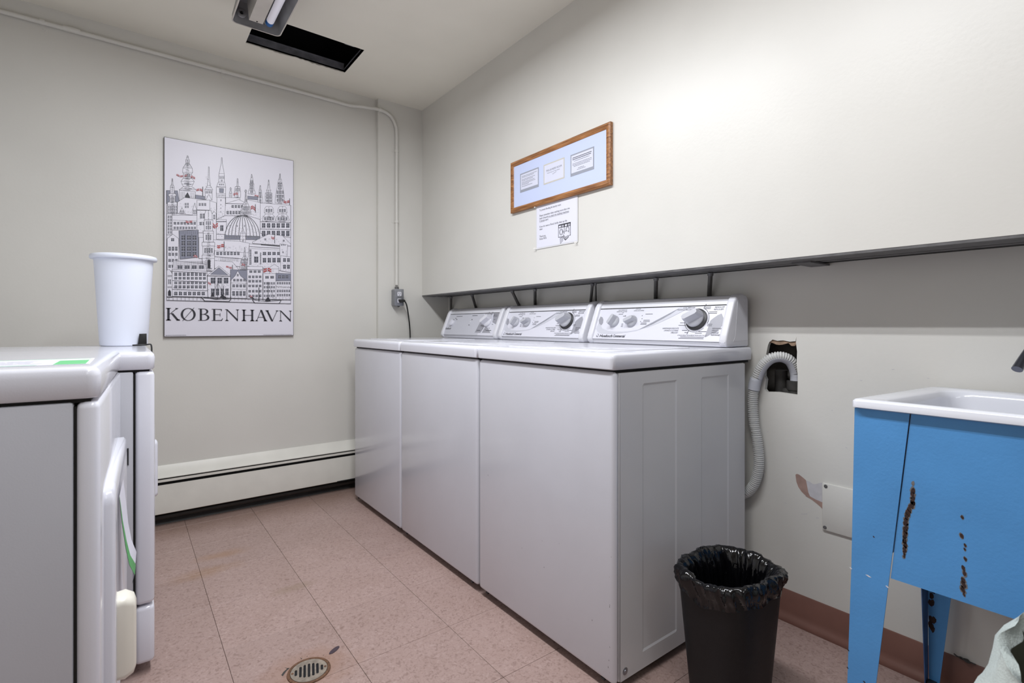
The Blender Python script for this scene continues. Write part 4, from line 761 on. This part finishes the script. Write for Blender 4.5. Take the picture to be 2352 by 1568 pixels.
m.build('paint_chip', M['ink'], w3, ang=0)['kind'] = 'stuff'
w2 = washer(1.570, 2.2205, 1.590, 2.228, 'w', .6735, 'middle white washing machine, between two others along the right wall')
MB().flat([(0, 0), (.012, .004), (.014, .010), (.006, .012)], lambda u, v, e: (1.36+v, 1.60+u, .9148)).flat([(.016, 0), (.022, .002), (.020, .010)], lambda u, v, e: (1.36+v, 1.60+u, .9148)).build('scuff', M['ink'], w2, ang=0)
w1 = washer(2.2275, 2.832, 2.250, 2.852, 'd', 0, 'farthest white machine, nearest the corner, with one small knob and one dial')
lb_ = MB().box(1.0252, 1.0260, 2.790, 2.824, .880, .902).build('rating_label', M['swoosh'], w1, ang=0)
m = MB()
for i in range(4): m.line((2.821, .899-i*.005), (2.793, .899-i*.005), .002, lambda u, v, e: (1.0250, u, v))
m.build('label_print', M['ink'], w1, ang=0)

# ------------------------------------------------------------------ dark hoses dropping from the lintel behind the consoles
names = ['first from the corner', 'second from the corner, slanting', 'third from the corner, slanting', 'fourth from the corner, straight with a clamp', 'fifth from the corner, slanting to a point', 'thin one beside the slanting fifth hose', 'second nearest, upright in front of bare wall', 'nearest, upright behind the nearest console']
HZ = [((1.71,2.914,1.178),(1.7525,2.9865,1.0939),0.0085),((1.71,2.6599,1.178),(1.7525,2.6806,1.0999),0.0085),((1.71,2.2496,1.178),(1.7525,2.2411,1.0995),0.0085),((1.71,2.0496,1.178),(1.7525,2.1006,1.0996),0.0085),((1.71,1.6375,1.178),(1.7525,1.6895,1.1003),0.007),((1.71,1.6185,1.178),(1.7525,1.6559,1.0991),0.0045),((1.71,1.2857,1.178),(1.7525,1.3198,1.0953),0.0085),((1.71,1.0452,1.178),(1.7525,1.0765,1.0966),0.0085)]
for i, ((x0, y0, z0), (x1, y1, z1), r) in enumerate(HZ):
    t = thing('supply_hose', 'dark grey hose hanging under the wall overhang, '+names[i], 'hose', (x0, y0, 0), group='dark hoses behind the machine consoles')
    m = MB(); a, b = Vector((x0, y0, z0)), Vector((x1, y1, z1)); d = b-a
    path = [a+d*k/40 for k in range(41)]; last = b+Vector((0, d.y, 0))*.4; path += [b+Vector((0, d.y*k*.1, -.035*k)) for k in range(1, 5)]
    m.tube(path, [r*(1 if k % 2 else .93) for k in range(len(path))], 12); m.build('sheath', M['hosedark'], t)
    MB().tube([a+Vector((0, 0, .004)), a+d*.09], r*1.25, 12).build('fitting', M['dsteel'], t)

# ------------------------------------------------------------------ washer drain hose
t = thing('drain_hose', 'pale grey corrugated drain hose looping up into the hole in the wall', 'hose', (1.735, .86, .42))
pth = smooth([(1.738, 1.03, .40), (1.737, .975, .382), (1.735, .928, .396), (1.735, .898, .432), (1.735, .882, .482), (1.735, .879, .535), (1.735, .886, .60), (1.735, .895, .645), (1.735, .9005, .70), (1.735, .898, .755), (1.7355, .889, .800), (1.737, .872, .842), (1.743, .846, .873), (1.757, .818, .882), (1.775, .797, .872), (1.790, .788, .850), (1.803, .786, .818), (1.806, .788, .78)], 14)
rs = []; acc = 0; q_ = []
for i in range(len(pth)-1):
    seg_ = (pth[i+1]-pth[i]).length; nn = max(1, int(seg_/.0012))
    for k in range(nn): q_.append(pth[i]+(pth[i+1]-pth[i])*k/nn)
q_.append(pth[-1]); acc = 0; rs = []
for i, p in enumerate(q_):
    acc += (p-q_[i-1]).length if i else 0
    ph = (acc/.0068) % 1
    rs.append(.0168 if .18 < ph < .82 else .0132)
MB().tube(q_, rs, 18).build('corrugated_tube', M['hose'], t, ang=60)
# smooth plastic crook clipped along the inside of the loop
j0 = next(i for i, p in enumerate(q_) if p.z > .762 and i > len(q_)*.3); cr = q_[j0::4]
if (cr[-1]-q_[-1]).length > .002: cr.append(q_[-1])
m = MB(); k0 = 0; vs = []; fs = []; nA = 14
ctr = Vector((1.765, .838, .80))
for i, p in enumerate(cr):
    tn = (cr[min(i+1, len(cr)-1)]-cr[max(i-1, 0)]).normalized()
    inn = (ctr-p); inn = (inn-tn*inn.dot(tn)).normalized(); sd = tn.cross(inn).normalized()
    half = PI*.46
    if i <= .15*len(cr) or i >= .80*len(cr): half = PI*.999
    for rad in (.0176, .0193):
        for j in range(nA+1):
            a = -half+2*half*j/nA; vs.append(p+(inn*math.cos(a)+sd*math.sin(a))*rad)
S = 2*(nA+1)
for i in range(len(cr)-1):
    for j in range(nA):
        a = i*S+j; fs.append((a, a+S, a+S+1, a+1)); b = i*S+nA+1+j; fs.append((b, b+1, b+S+1, b+S))
    a = i*S; fs.append((a, a+nA+1, a+S+nA+1, a+S)); a = i*S+nA; fs.append((a, a+S, a+S+nA+1, a+nA+1))
for i in (0, len(cr)-1):
    for j in range(nA): a = i*S+j; fs.append((a, a+1, a+nA+2, a+nA+1))
m.add(vs, fs).build('hose_crook', M['hoseg'], t, ang=45)

# ------------------------------------------------------------------ access cover plate
t = thing('access_plate', 'cream square access cover screwed to the wall left of the blue sink', 'cover plate', (XR, .60, .415))
MB().box(XR-.0075, XR-.0005, .52, .688, .340, .489, r=.003).build('plate', M['wall'], t)
for y, z in ((.677, .480), (.6795, .350), (.531, .480), (.531, .350)):
    MB().lathe([(.0055, 0), (.005, .0018), (.002, .0024), (0, .0012)], (XR-.0073, y, z), 12, (Vector((0, 1, 0)), Vector((0, 0, 1)), Vector((-1, 0, 0)))).build('screw', M['dsteel'], t)
# ------------------------------------------------------------------ dryers on the left (fronts face the washers)
def dryer(loc, rotz, wd, zb, zt, label, near):
    t = thing('clothes_dryer', label, 'dryer', loc, rotz, group='dryers on the left')
    x, y = loc[0], loc[1]; XB = x-.70; a, b = y, y+wd
    lo = lambda x0, x1, y0, y1, z, r: [(p[0], p[1], z) for p in rr_loop(x0, x1, y0, y1, r, 0, 5)]
    L_ = [(.004, zb+.001, .014), (0, zb+.005, .017), (-.001, zt-.016, .018), (.001, zt-.007, .018), (.006, zt-.0015, .016), (.014, zt, .012)]
    MB().rings([lo(XB+d, x-d, a-.0008+d*.8, b+.0008-d*.8, z, r) for d, z, r in L_]).build('top', M['white'], t, ang=50)
    MB().box(XB+.02, x-.012, a+.008, b-.008, zb-.006, zb+.004).build('top_gasket', M['gap'], t, ang=0)
    fw = .031 if near else .046
    MB().box(XB, x-fw-.003, a+.001, b-.001, .03, zb-.005, r=.004).build('cabinet', M['dryer'], t)
    MB().box(x-fw-.004, x-fw+.001, a+.006, b-.006, .04, zb-.012).build('cabinet_seam', M['gap'], t, ang=0)
    MB().box(x-fw, x, a, b, .197, zb-.004, r=.012, seg=3).build('front_panel', M['white'], t, ang=50)
    MB().box(x-fw, x, a, b, .03, .192, r=.012, seg=3).build('lower_panel', M['white'], t, ang=50)
    for px in (XB+.06, x-.09):
        for py in (a+.06, b-.06): MB().lathe([(.02, 0), (.02, .01), (.011, .012), (.011, .034)], (px, py, 0), 12).build('foot', M['dark'], t)
    # door: bulged slab with rounded corners
    def rr2(y0, y1, z0, z1, r, xx):
        out = []
        for cy, cz, a0 in ((y1-r, z1-r, 0), (y0+r, z1-r, PI/2), (y0+r, z0+r, PI), (y1-r, z0+r, 1.5*PI)):
            for k in range(7): q = a0+PI/2*k/6; out.append((xx, cy+r*math.cos(q), cz+r*math.sin(q)))
        return out
    d0, d1, z0, z1 = a+.082, b-.07, .235, .700
    kd = 1 if near else .25
    dr = MB().rings([rr2(d0, d1, z0, z1, .035, x-.001), rr2(d0, d1, z0, z1, .035, x+.010*kd), rr2(d0+.005, d1-.005, z0+.005, z1-.005, .033, x+.015*kd), rr2(d0+.03, d1-.03, z0+.03, z1-.03, .03, x+.017*kd), rr2(d0+.04, d1-.04, z0+.04, z1-.04, .03, x+.013*kd)]).build('door', M['white'], t, ang=50)
    if near:
        hm = MB().rings([rr2(a+.115, a+.165, .327, .478, .012, x+.012), rr2(a+.113, a+.167, .325, .480, .014, x+.028), rr2(a+.118, a+.162, .33, .473, .014, x+.041), rr2(a+.126, a+.154, .34, .462, .012, x+.045)])
        hm.build('handle', M['cream'], dr, ang=60)
    else:
        MB().rings([rr2(a+.33, a+.37, .405, .597, .012, x+.002), rr2(a+.33, a+.37, .405, .597, .014, x+.016), rr2(a+.335, a+.365, .41, .59, .012, x+.021)]).build('handle', M['white'], dr, ang=60)
    MB().box(XB-.06, XB+.09, a+.01, b-.01, zt-.004, zt+.13, r=.012, seg=2).build('console', M['console'], t)
    return t, dr
d1, dd = dryer((-.033, 1.072, 0), -math.radians(1.9), .672, .8665, .9185, 'near white dryer at the left edge, grey side toward the viewer', True)
d2, _ = dryer((.0665, 1.770, 0), 0, .715, .8605, .911, 'far white dryer behind the near one, carrying the white bin', False)
MB().box(.0205, .0225, 1.7693, 1.7700, .197, .855).build('panel_seam', M['gap'], d2, ang=0)
MB().box(.0035, .0072, 1.7690, 1.7705, .598, .645).build('side_slot', M['dark'], d2, ang=0)
# printed sheet lying on the near dryer and green-edged sheet taped on its door
ZD = .9186
t = thing('instruction_sheet', 'white instruction sheet with green border lying on the near dryer', 'paper', (-.2, 1.2, ZD))
g = lambda u, v, e: (u, v, ZD+.0002+e)
MB().box(-.52, -.050, 1.145, 1.345, ZD+.0001, ZD+.0007).build('sheet', M['paper'], t, ang=0)
m = MB()
m.flat([(-.515, 1.332), (-.055, 1.332), (-.055, 1.340), (-.515, 1.340)], g, 0, .0006); m.flat([(-.515, 1.15), (-.118, 1.15), (-.118, 1.158), (-.515, 1.158)], g, 0, .0006)
m.flat([(-.098, 1.15), (-.055, 1.15), (-.055, 1.28), (-.098, 1.28)], g, 0, .0006)
m.build('green_border', M['green'], t, ang=0)
m = MB(); r_ = random.Random(9)
for j in range(4):
    x = -.47
    while x < -.14: w_ = r_.uniform(.012, .03); m.line((x, 1.19+j*.03), (x+w_, 1.19+j*.03), .010, g, 0, .0007); x += w_+.008
m.build('sheet_print', M['swoosh'], t, ang=0)
t = thing('door_notice', 'curled green-edged notice taped on the near dryer door', 'paper', (-.008, 1.40, .40))
m = MB(); vs = []; W5 = 9
P_ = [((-.0100, 1.30, .640), (-.0040, 1.44, .640)), ((-.0060, 1.30, .585), (.0010, 1.44, .59)), ((.0000, 1.31, .53), (.0050, 1.44, .54)), ((.0060, 1.32, .49), (.0110, 1.44, .50)), ((.0150, 1.33, .462), (.0200, 1.44, .47)), ((.0110, 1.35, .435), (.0160, 1.44, .44))]
v = []; f = []
for a, b in P_: v += [a, b]
for i in range(len(P_)-1): f.append((2*i, 2*i+1, 2*i+3, 2*i+2))
m.add(v, f).build('sheet', M['paper'], t)
m = MB(); v = []
for k, (a, b) in enumerate(P_):
    a, b = Vector(a), Vector(b); wd_ = (.05, .3, .6, .8, 1, .2)[k]; q = a+(b-a)*.45*wd_; v += [tuple(a+Vector((.0006, -.001, 0))), tuple(q+Vector((.0006, -.001, 0)))]
m.add(v, f).build('green_band', M['greend'], t)


# ------------------------------------------------------------------ white bin and black cord on the far dryer
t = thing('white_bin', 'tall white translucent plastic bin standing on the far dryer', 'bin', (-.004, 2.383, .911))
c = Vector((-.004, 2.383, .911)); n = 48
def ov(r, z, k=1.0): return [(c.x+r*math.cos(2*PI*j/n), c.y+r*.94*math.sin(2*PI*j/n), c.z+z) for j in range(n)]
MB().rings([ov(.068, .0006), ov(.0712, .003), ov(.0725, .010), ov(.0895, .318), ov(.0895, .325), ov(.0870, .325), ov(.0695, .012), ov(.066, .008)], True, True).build('body', M['clear'], t)
MB().rings([ov(.0898, .317), ov(.0995, .318), ov(.1015, .321), ov(.1015, .328), ov(.099, .333), ov(.092, .335), ov(.0868, .333), ov(.0868, .317)], False, False).build('rim', M['clear'], t)
t = thing('black_cord', 'short black cord with a flat black tab at the foot of the white bin', 'cord', (.06, 2.30, .911))
MB().prism([(.036, .912), (.063, .912), (.0625, .9565), (.0405, .9555)], 'y', 2.318, 2.3205, r=.0004).build('tab', M['cord'], t)
MB().tube(smooth([(.020, 2.300, .9145), (.040, 2.298, .9155), (.058, 2.300, .9155), (.066, 2.296, .9165), (.0725, 2.27, .9175), (.0748, 2.255, .912), (.0755, 2.25, .895), (.0735, 2.245, .885)], 6), .0026, 8).build('cable', M['cord'], t)

# ------------------------------------------------------------------ black bin with liner
bx, by, ang = 1.243, .705, math.radians(0); ZR = .352
t = thing('waste_bin', 'black plastic waste bin with a shiny black bag, beside the nearest washing machine', 'bin', (bx, by, 0))
N_ = 240
def sq(hx, hy, z, p=4.2, wob=None):
    out = []
    for j in range(N_):
        a = 2*PI*j/N_; cx_, sy_ = math.cos(a), math.sin(a); k = (abs(cx_)**p+abs(sy_)**p)**(-1/p)
        d, dz = wob(j, a) if wob else (0, 0)
        out.append((bx+(hx+d)*k*cx_, by+(hy+d)*k*sy_, z+dz))
    return out
HX, HY = .120, .100
MB().rings([sq(HX*.70, HY*.70, .0005), sq(HX*.73, HY*.73, .004), sq(HX*.745, HY*.745, .012), sq(HX*.985, HY*.985, ZR-.012), sq(HX*1.01, HY*1.01, ZR-.010), sq(HX*1.01, HY*1.01, ZR), sq(HX*.975, HY*.975, ZR), sq(HX*.72, HY*.72, .012)], True, True).build('body', M['black'], t)
rr = random.Random(21); ph = [rr.uniform(0, 6.28) for _ in range(40)]
def wr_(amp, za, seed, sl=0):
    def fnc(j, a):
        a2 = a+sl
        v = 0
        for k, g_ in ((3, .5), (5, .7), (9, .9), (15, .8), (24, .5)):
            q = math.sin(a2*k+ph[(k+seed//4) % 40]+1.7*math.sin(a2*3+ph[(k*2) % 40])); v += g_*(1-2*abs(q)**.6)
        u = sum(math.sin(a*k+ph[(k*3) % 40])/k**.5 for k in (2, 3, 5, 9))/1.9
        return v*amp/1.6, u*za
    return fnc
lp = []
for i_, (hx, z, amp, za) in enumerate([(.003, ZR-.042, .0015, .014), (.0045, ZR-.034, .004, .010), (.008, ZR-.026, .006, .006), (.012, ZR-.018, .0065, .005), (.0145, ZR-.006, .006, .006), (.0145, ZR+.005, .005, .008), (.010, ZR+.013, .0045, .010), (.003, ZR+.016, .004, .011), (-.005, ZR+.012, .005, .010), (-.012, ZR+.000, .006, .007), (-.018, ZR-.02, .007, .004), (-.023, ZR-.05, .009, .004), (-.029, ZR-.09, .011, .004), (-.036, ZR-.14, .012, .005), (-.044, ZR-.20, .011, .005), (-.055, ZR-.27, .008, .004), (-.085, ZR-.30, .006, .003)]):
    sd = 4*(i_//6)
    lp.append(sq(HX+hx, HY+hx, z, 3.4, wr_(amp, za, sd, i_*.028)))
MB().rings(lp, False, True).build('bag', M['bag'], t, ang=70)

# ------------------------------------------------------------------ blue laundry sink
t = thing('laundry_sink', 'white enamel laundry sink on a blue painted metal stand', 'sink', (1.52, .12, 0))
SY0 = -.18; SX0, SX1, SYL, SYB = 1.302, 1.742, .452, .412
def out_loop(d, z, r):
    P = [(SX0+d, SYL-d, 0), (SX1-d, SYB-d, 0), (SX1-d, SY0+d, 0), (SX0+d, SY0+d, 0)]
    res = []
    for i in range(4):
        p = Vector(P[i]); a = (Vector(P[i-1])-p).normalized(); b = (Vector(P[(i+1) % 4])-p).normalized()
        s, e_ = p+a*r, p+b*r
        for k in range(7):
            q = k/6; v = s*(1-q)**2+p*2*q*(1-q)+e_*q*q; res.append((v.x, v.y, z))
    return res
rim = [out_loop(.006, .8005, .015), out_loop(0, .803, .016), out_loop(0, .816, .016), out_loop(.004, .8205, .016), out_loop(.012, .822, .016), out_loop(.040, .818, .04), out_loop(.046, .8145, .045), out_loop(.050, .80, .05), out_loop(.062, .66, .07), out_loop(.078, .55, .08), out_loop(.11, .532, .07)]
# outside of the bowl, below
under = [out_loop(.10, .522, .07), out_loop(.07, .545, .08), out_loop(.052, .66, .07), out_loop(.040, .795, .05), out_loop(.020, .8005, .02)]
MB().rings(under+rim, True, True).build('basin', M['porcelain'], t, ang=50)
XA = SX0+.014
ap = MB().prism([(.3435, .7995), (.3795, .4400), (-.13, .4400), (-.13, .7995)], 'x', XA, XA+.0022).build('apron', M['blue'], t, ang=0)
MB().prism([(1.3185, .4350), (1.716, .3990), (1.716, .3965), (1.3185, .4325)], 'z', .44, .7985).build('side_panel', M['blue'], t, ang=0)
def leg(front, pts, xa, xb, m_):
    o = MB().prism(pts, 'x', xa, xb).build('leg', m_, t, ang=0); return o
leg(True, [(.447, .8), (.3455, .8), (.3815, .44), (.4245, .012), (.4665, .012), (.4535, .44)], XA-.0022, XA+.0002, M['blue'])
MB().prism([(XA-.002, .799), (XA+.03, .799), (XA+.03, .44), (XA+.022, .012), (XA-.002, .012)], 'y', .4425, .4442).build('leg_flange', M['blue'], t, ang=0)
leg(False, [(.4055, .79), (.362, .79), (.362, .30), (.3895, .02), (.4105, .02), (.4125, .30)], 1.7215, 1.7237, M['blue'])
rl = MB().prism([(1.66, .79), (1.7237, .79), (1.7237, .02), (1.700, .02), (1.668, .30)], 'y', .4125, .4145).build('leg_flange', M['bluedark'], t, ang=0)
leg(True, [(-.12, .8), (-.05, .8), (-.07, .44), (-.12, .012), (-.16, .012), (-.14, .44)], XA-.0022, XA+.0002, M['blue'])
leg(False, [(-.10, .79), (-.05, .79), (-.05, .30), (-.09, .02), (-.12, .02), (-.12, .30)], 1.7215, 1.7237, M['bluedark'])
for x, y in ((1.712, .402), (XA+.012, .445), (XA+.012, -.14), (1.712, -.105)):
    MB().lathe([(.020, 0), (.020, .012), (.016, .026), (.012, .036)], (x, y, 0), 18).build('foot_cup', M['dark'], t)
# rust runs on the apron
XS = XA-.0003
mp_ = lambda u, v, e: (XS-e, u, v)
m = MB(); rr = random.Random(4)
def flake(y, z, a, b, mi, e, tilt=1.2):
    pts = []
    for k in range(9): q = 2*PI*k/9; r_ = rr.uniform(.65, 1.1); u, v = a*r_*math.cos(q), b*r_*math.sin(q); pts.append((y+u-v*tilt*.3, z+v+u*tilt))
    m.flat(pts, mp_, mi, e)
run1 = [(.3400, .655), (.3403, .640), (.3407, .628), (.341, .617), (.3415, .610), (.346, .600), (.3485, .590), (.351, .582), (.3525, .572), (.353, .562), (.3535, .552), (.354, .542), (.354, .532), (.3543, .522), (.3545, .513), (.3553, .503), (.3558, .496)]
for i, (y, z) in enumerate(run1):
    s = .6 if i < 1 or i > 14 else 1
    flake(y, z, .0050*s, .0085*s, 1, 1e-5)
    if i:
        for q_i in range(3): flake(y+rr.uniform(-.0015, .0015), z+rr.uniform(-.005, .005), .0030*s, .0042*s, 0, 6e-5+q_i*1e-5)
for y, z, s in [(.2615, .607, .8), (.2625, .57, 1), (.257, .553, .7), (.2575, .545, .6), (.257, .526, .8), (.2598, .508, .9), (.258, .497, 1), (.2595, .484, 1.1), (.259, .474, 1.3), (.2602, .464, 1.2), (.2588, .455, .7)]:
    flake(y, z, .0042*s, .0052*s, 1, 1e-5); flake(y, z, .0032*s, .0040*s, 0, 6e-5)
m.build('rust_run', [M['rust'], M['rustlight']], ap, ang=0)['kind'] = 'stuff'
m = MB(); XS = XA-.0026
for y, z, a in [(.420, .4295, .006), (.4545, .434, .003), (.385, .42, .0035)]:
    m.flat([(y-a, z-.001), (y-a*.2, z-.002), (y+a, z+.0012), (y+a*.2, z+.0022)], mp_, 0, 0)
for y, z, a in [(.4595, .245, .0025), (.4610, .204, .002), (.428, .19, .003), (.41, .52, .002)]: m.flat([(y-a, z-.001), (y, z-.002), (y+a, z+.001), (y, z+.002)], mp_, 1, 0)
m.build('paint_chip', [M['porcelain'], M['rust']], t, ang=0)['kind'] = 'stuff'
m = MB(); XS = 1.7213; rr = random.Random(8)
for i in range(22):
    z = .32-rr.random()**1.5*.16; flake(.404+rr.uniform(-.006, .004), z, .005, .008, 0, rr.uniform(1e-5, 1e-4))
m.build('rust_run', M['rust'], t, ang=0)['kind'] = 'stuff'
# tangled dark bit hanging on the cove base
t2 = thing('debris_scrap', 'small dark brown scrap caught on top of the brown base behind the sink leg', 'scrap', (1.757, .342, .105))
MB().tube(smooth([(1.757, .366, .112), (1.754, .358, .110), (1.753, .350, .112), (1.752, .340, .106), (1.754, .333, .1065), (1.756, .338, .111), (1.755, .346, .109), (1.757, .322, .106)], 6), .0016, 6).flat([(.356, .1055), (.338, .1047), (.336, .108), (.352, .111)], lambda u, v, e: (1.7562, u, v)).build('strands', M['iron'], t2)

# ------------------------------------------------------------------ wall faucet (only its lever is in view)
t = thing('wall_faucet', 'worn chrome wall faucet with a lever handle above the sink', 'faucet', (XR, .18, .905))
Xn = (Vector((0, 1, 0)), Vector((0, 0, 1)), Vector((-1, 0, 0)))
yc = .198; MB().lathe([(.028, 0), (.026, .006), (.014, .010), (.013, .045), (.016, .048), (.016, .066), (.012, .072), (0, .074)], (XR-.0005, yc, .908), 22, Xn).build('valve', M['chrome'], t)
MB().tube([(1.7000, 0.2184, 0.9315), (1.6775, 0.2249, 0.9075), (1.6550, 0.2313, 0.8835)], [.006, .0085, .0105], 14).build('lever', M['chrome'], t)
MB().lathe([(.028, 0), (.026, .006), (.014, .010), (.013, .045), (.016, .048), (.016, .066), (.012, .072), (0, .074)], (XR-.0005, .02, .908), 22, Xn).build('valve', M['chrome'], t)
MB().box(XR-.062, XR-.034, .02, yc, .896, .918, r=.008).build('bridge', M['chrome'], t)
MB().tube(smooth([(XR-.048, .11, .90), (XR-.07, .11, .93), (XR-.12, .11, .945), (XR-.17, .11, .93), (XR-.185, .11, .90)], 6), .011, 14).build('spout', M['chrome'], t)

# ------------------------------------------------------------------ canvas laundry bag at lower right
t = thing('laundry_bag', 'pale green canvas laundry bag slumped in front of the sink at the right edge', 'bag', (1.06, -.014, 0))
n = 72; cx_, cy_ = 1.060, -.014; rr = random.Random(31); phs = [rr.uniform(0, 6.28) for _ in range(12)]
def bl_(r, z, k, tl=0, amp=.003):
    out = []
    for j in range(n):
        a = 2*PI*j/n; d = sum(math.sin(a*q+phs[(q+k) % 12]+k*.25) for q in (2, 3, 5, 9, 14))*amp
        out.append((cx_+(r+d)*.9*math.cos(a), cy_+(r+d)*math.sin(a), max(.001, z+tl*(-.045*math.cos(a-PI*1.22))+.003*math.sin(a*3+phs[k % 12]))))
    return out
zz = [(.190, .010, 0), (.225, .04, 0), (.242, .14, 0), (.240, .24, 0), (.232, .32, .1), (.222, .38, .3), (.207, .43, .6), (.190, .466, .9), (.178, .488, 1), (.173, .498, 1), (.168, .490, 1), (.167, .478, 1)]
MB().rings([bl_(r, z, k, tl) for k, (r, z, tl) in enumerate(zz)], True, False).build('sack', M['cloth'], t, ang=80)
MB().rings([bl_(r, z, 11, tl) for r, z, tl in [(.167, .482, 1), (.163, .44, .9), (.160, .38, .6), (.14, .34, .3), (.05, .32, 0)]], False, True).build('shaded_inside', M['clothdark'], t, ang=80)


# ------------------------------------------------------------------ floor drain and litter
t = thing('floor_drain', 'round slotted floor drain with a rusty rim set in the tiles', 'drain', (.417, 1.506, 0))
dx, dy = .417, 1.506
MB().lathe([(.0, .0004), (.052, .0004), (.0525, .0008)], (dx, dy, 0), 40).build('sump', M['void'], t, ang=0)
MB().rings([[(dx+r*math.cos(2*PI*j/48), dy+r*math.sin(2*PI*j/48), z) for j in range(48)] for r, z in [(.0585, .0002), (.0575, .0030), (.0540, .0042), (.0505, .0030), (.0495, .0008)]], False, False).build('rim', M['rustring'], t)
# grate: disc with slots running away from the viewer
ga = math.radians(-15.5); ca_, sa_ = math.cos(ga), math.sin(ga); bm = bmesh.new(); R_ = .0490
def lp2(pts): 
    vs = [bm.verts.new((dx+u*ca_-v*sa_, dy+u*sa_+v*ca_, .0030)) for u, v in pts]; return [bm.edges.new((vs[i], vs[(i+1) % len(vs)])) for i in range(len(vs))]
ed = lp2([(R_*math.cos(2*PI*i/48), R_*math.sin(2*PI*i/48)) for i in range(48)])
for u, h in [(-.0345, .011), (-.0225, .0215), (-.0115, .0265), (0, .0285), (.0115, .0265), (.0225, .0215), (.0345, .010)]:
    w2_ = .0033; ed += lp2([(u-w2_, -h), (u, -h-.0024), (u+w2_, -h), (u+w2_, h), (u, h+.0024), (u-w2_, h)])
bmesh.ops.triangle_fill(bm, use_beauty=True, edges=ed)
for f in bm.faces:
    f.normal_update()
    if f.normal.z < 0: f.normal_flip()
r0 = bmesh.ops.extrude_face_region(bm, geom=bm.faces[:])
for v in r0['geom']:
    if isinstance(v, bmesh.types.BMVert): v.co.z -= .0018
bmesh.ops.recalc_face_normals(bm, faces=bm.faces[:])
MB().frombm(bm).build('grate', M['brass'], t, ang=0)
for u in (-.0435, .0435): MB().lathe([(.0036, 0), (.0036, .0009), (0, .0012)], (dx+u*ca_, dy+u*sa_, .0030), 10).build('screw', M['rustring'], t)
m = MB(); fl_ = lambda u, v, e: (u, v, .0004+e)
for (u, v, a, L_) in [(.372, 1.553, 2.1, .016), (.415, 1.573, 1.75, .012), (.43, 1.574, 1.2, .006), (.352, 1.505, 3.3, .02), (.356, 1.522, 2.9, .012), (.47, 1.55, .8, .008)]:
    q = (u+L_*math.cos(a), v+L_*math.sin(a)); m.flat([(u-.0012, v), (u+.0012, v), q], fl_)
m.flat([(.352, 1.528), (.366, 1.545), (.377, 1.553), (.372, 1.556), (.358, 1.546), (.350, 1.536)], fl_)
m.build('cracked_edge', M['iron'], t, ang=0)['kind'] = 'stuff'
def leafp(u, v, a, L_, wd): return [(u+L_*s*math.cos(a)-wd*math.sin(PI*(s+.5))**.8*sg*math.sin(a) if 0 else u+L_*s*math.cos(a)-sg*wd*(max(0, 1-(2*s)**2))**.5*math.sin(a), v+L_*s*math.sin(a)+sg*wd*(max(0, 1-(2*s)**2))**.5*math.cos(a)) for sg, rng in ((1, range(13)), (-1, range(12, -1, -1))) for s in [(k/12-.5) for k in rng]][:-1]
tag(MB().prism(leafp(.505, 1.556, .55, .043, .0078)[:24], 'z', .0004, .0012).build('floor_scrap', M['scrap'], ang=0), 'small flat dark oval scrap on the floor beside the round drain', 'scrap')
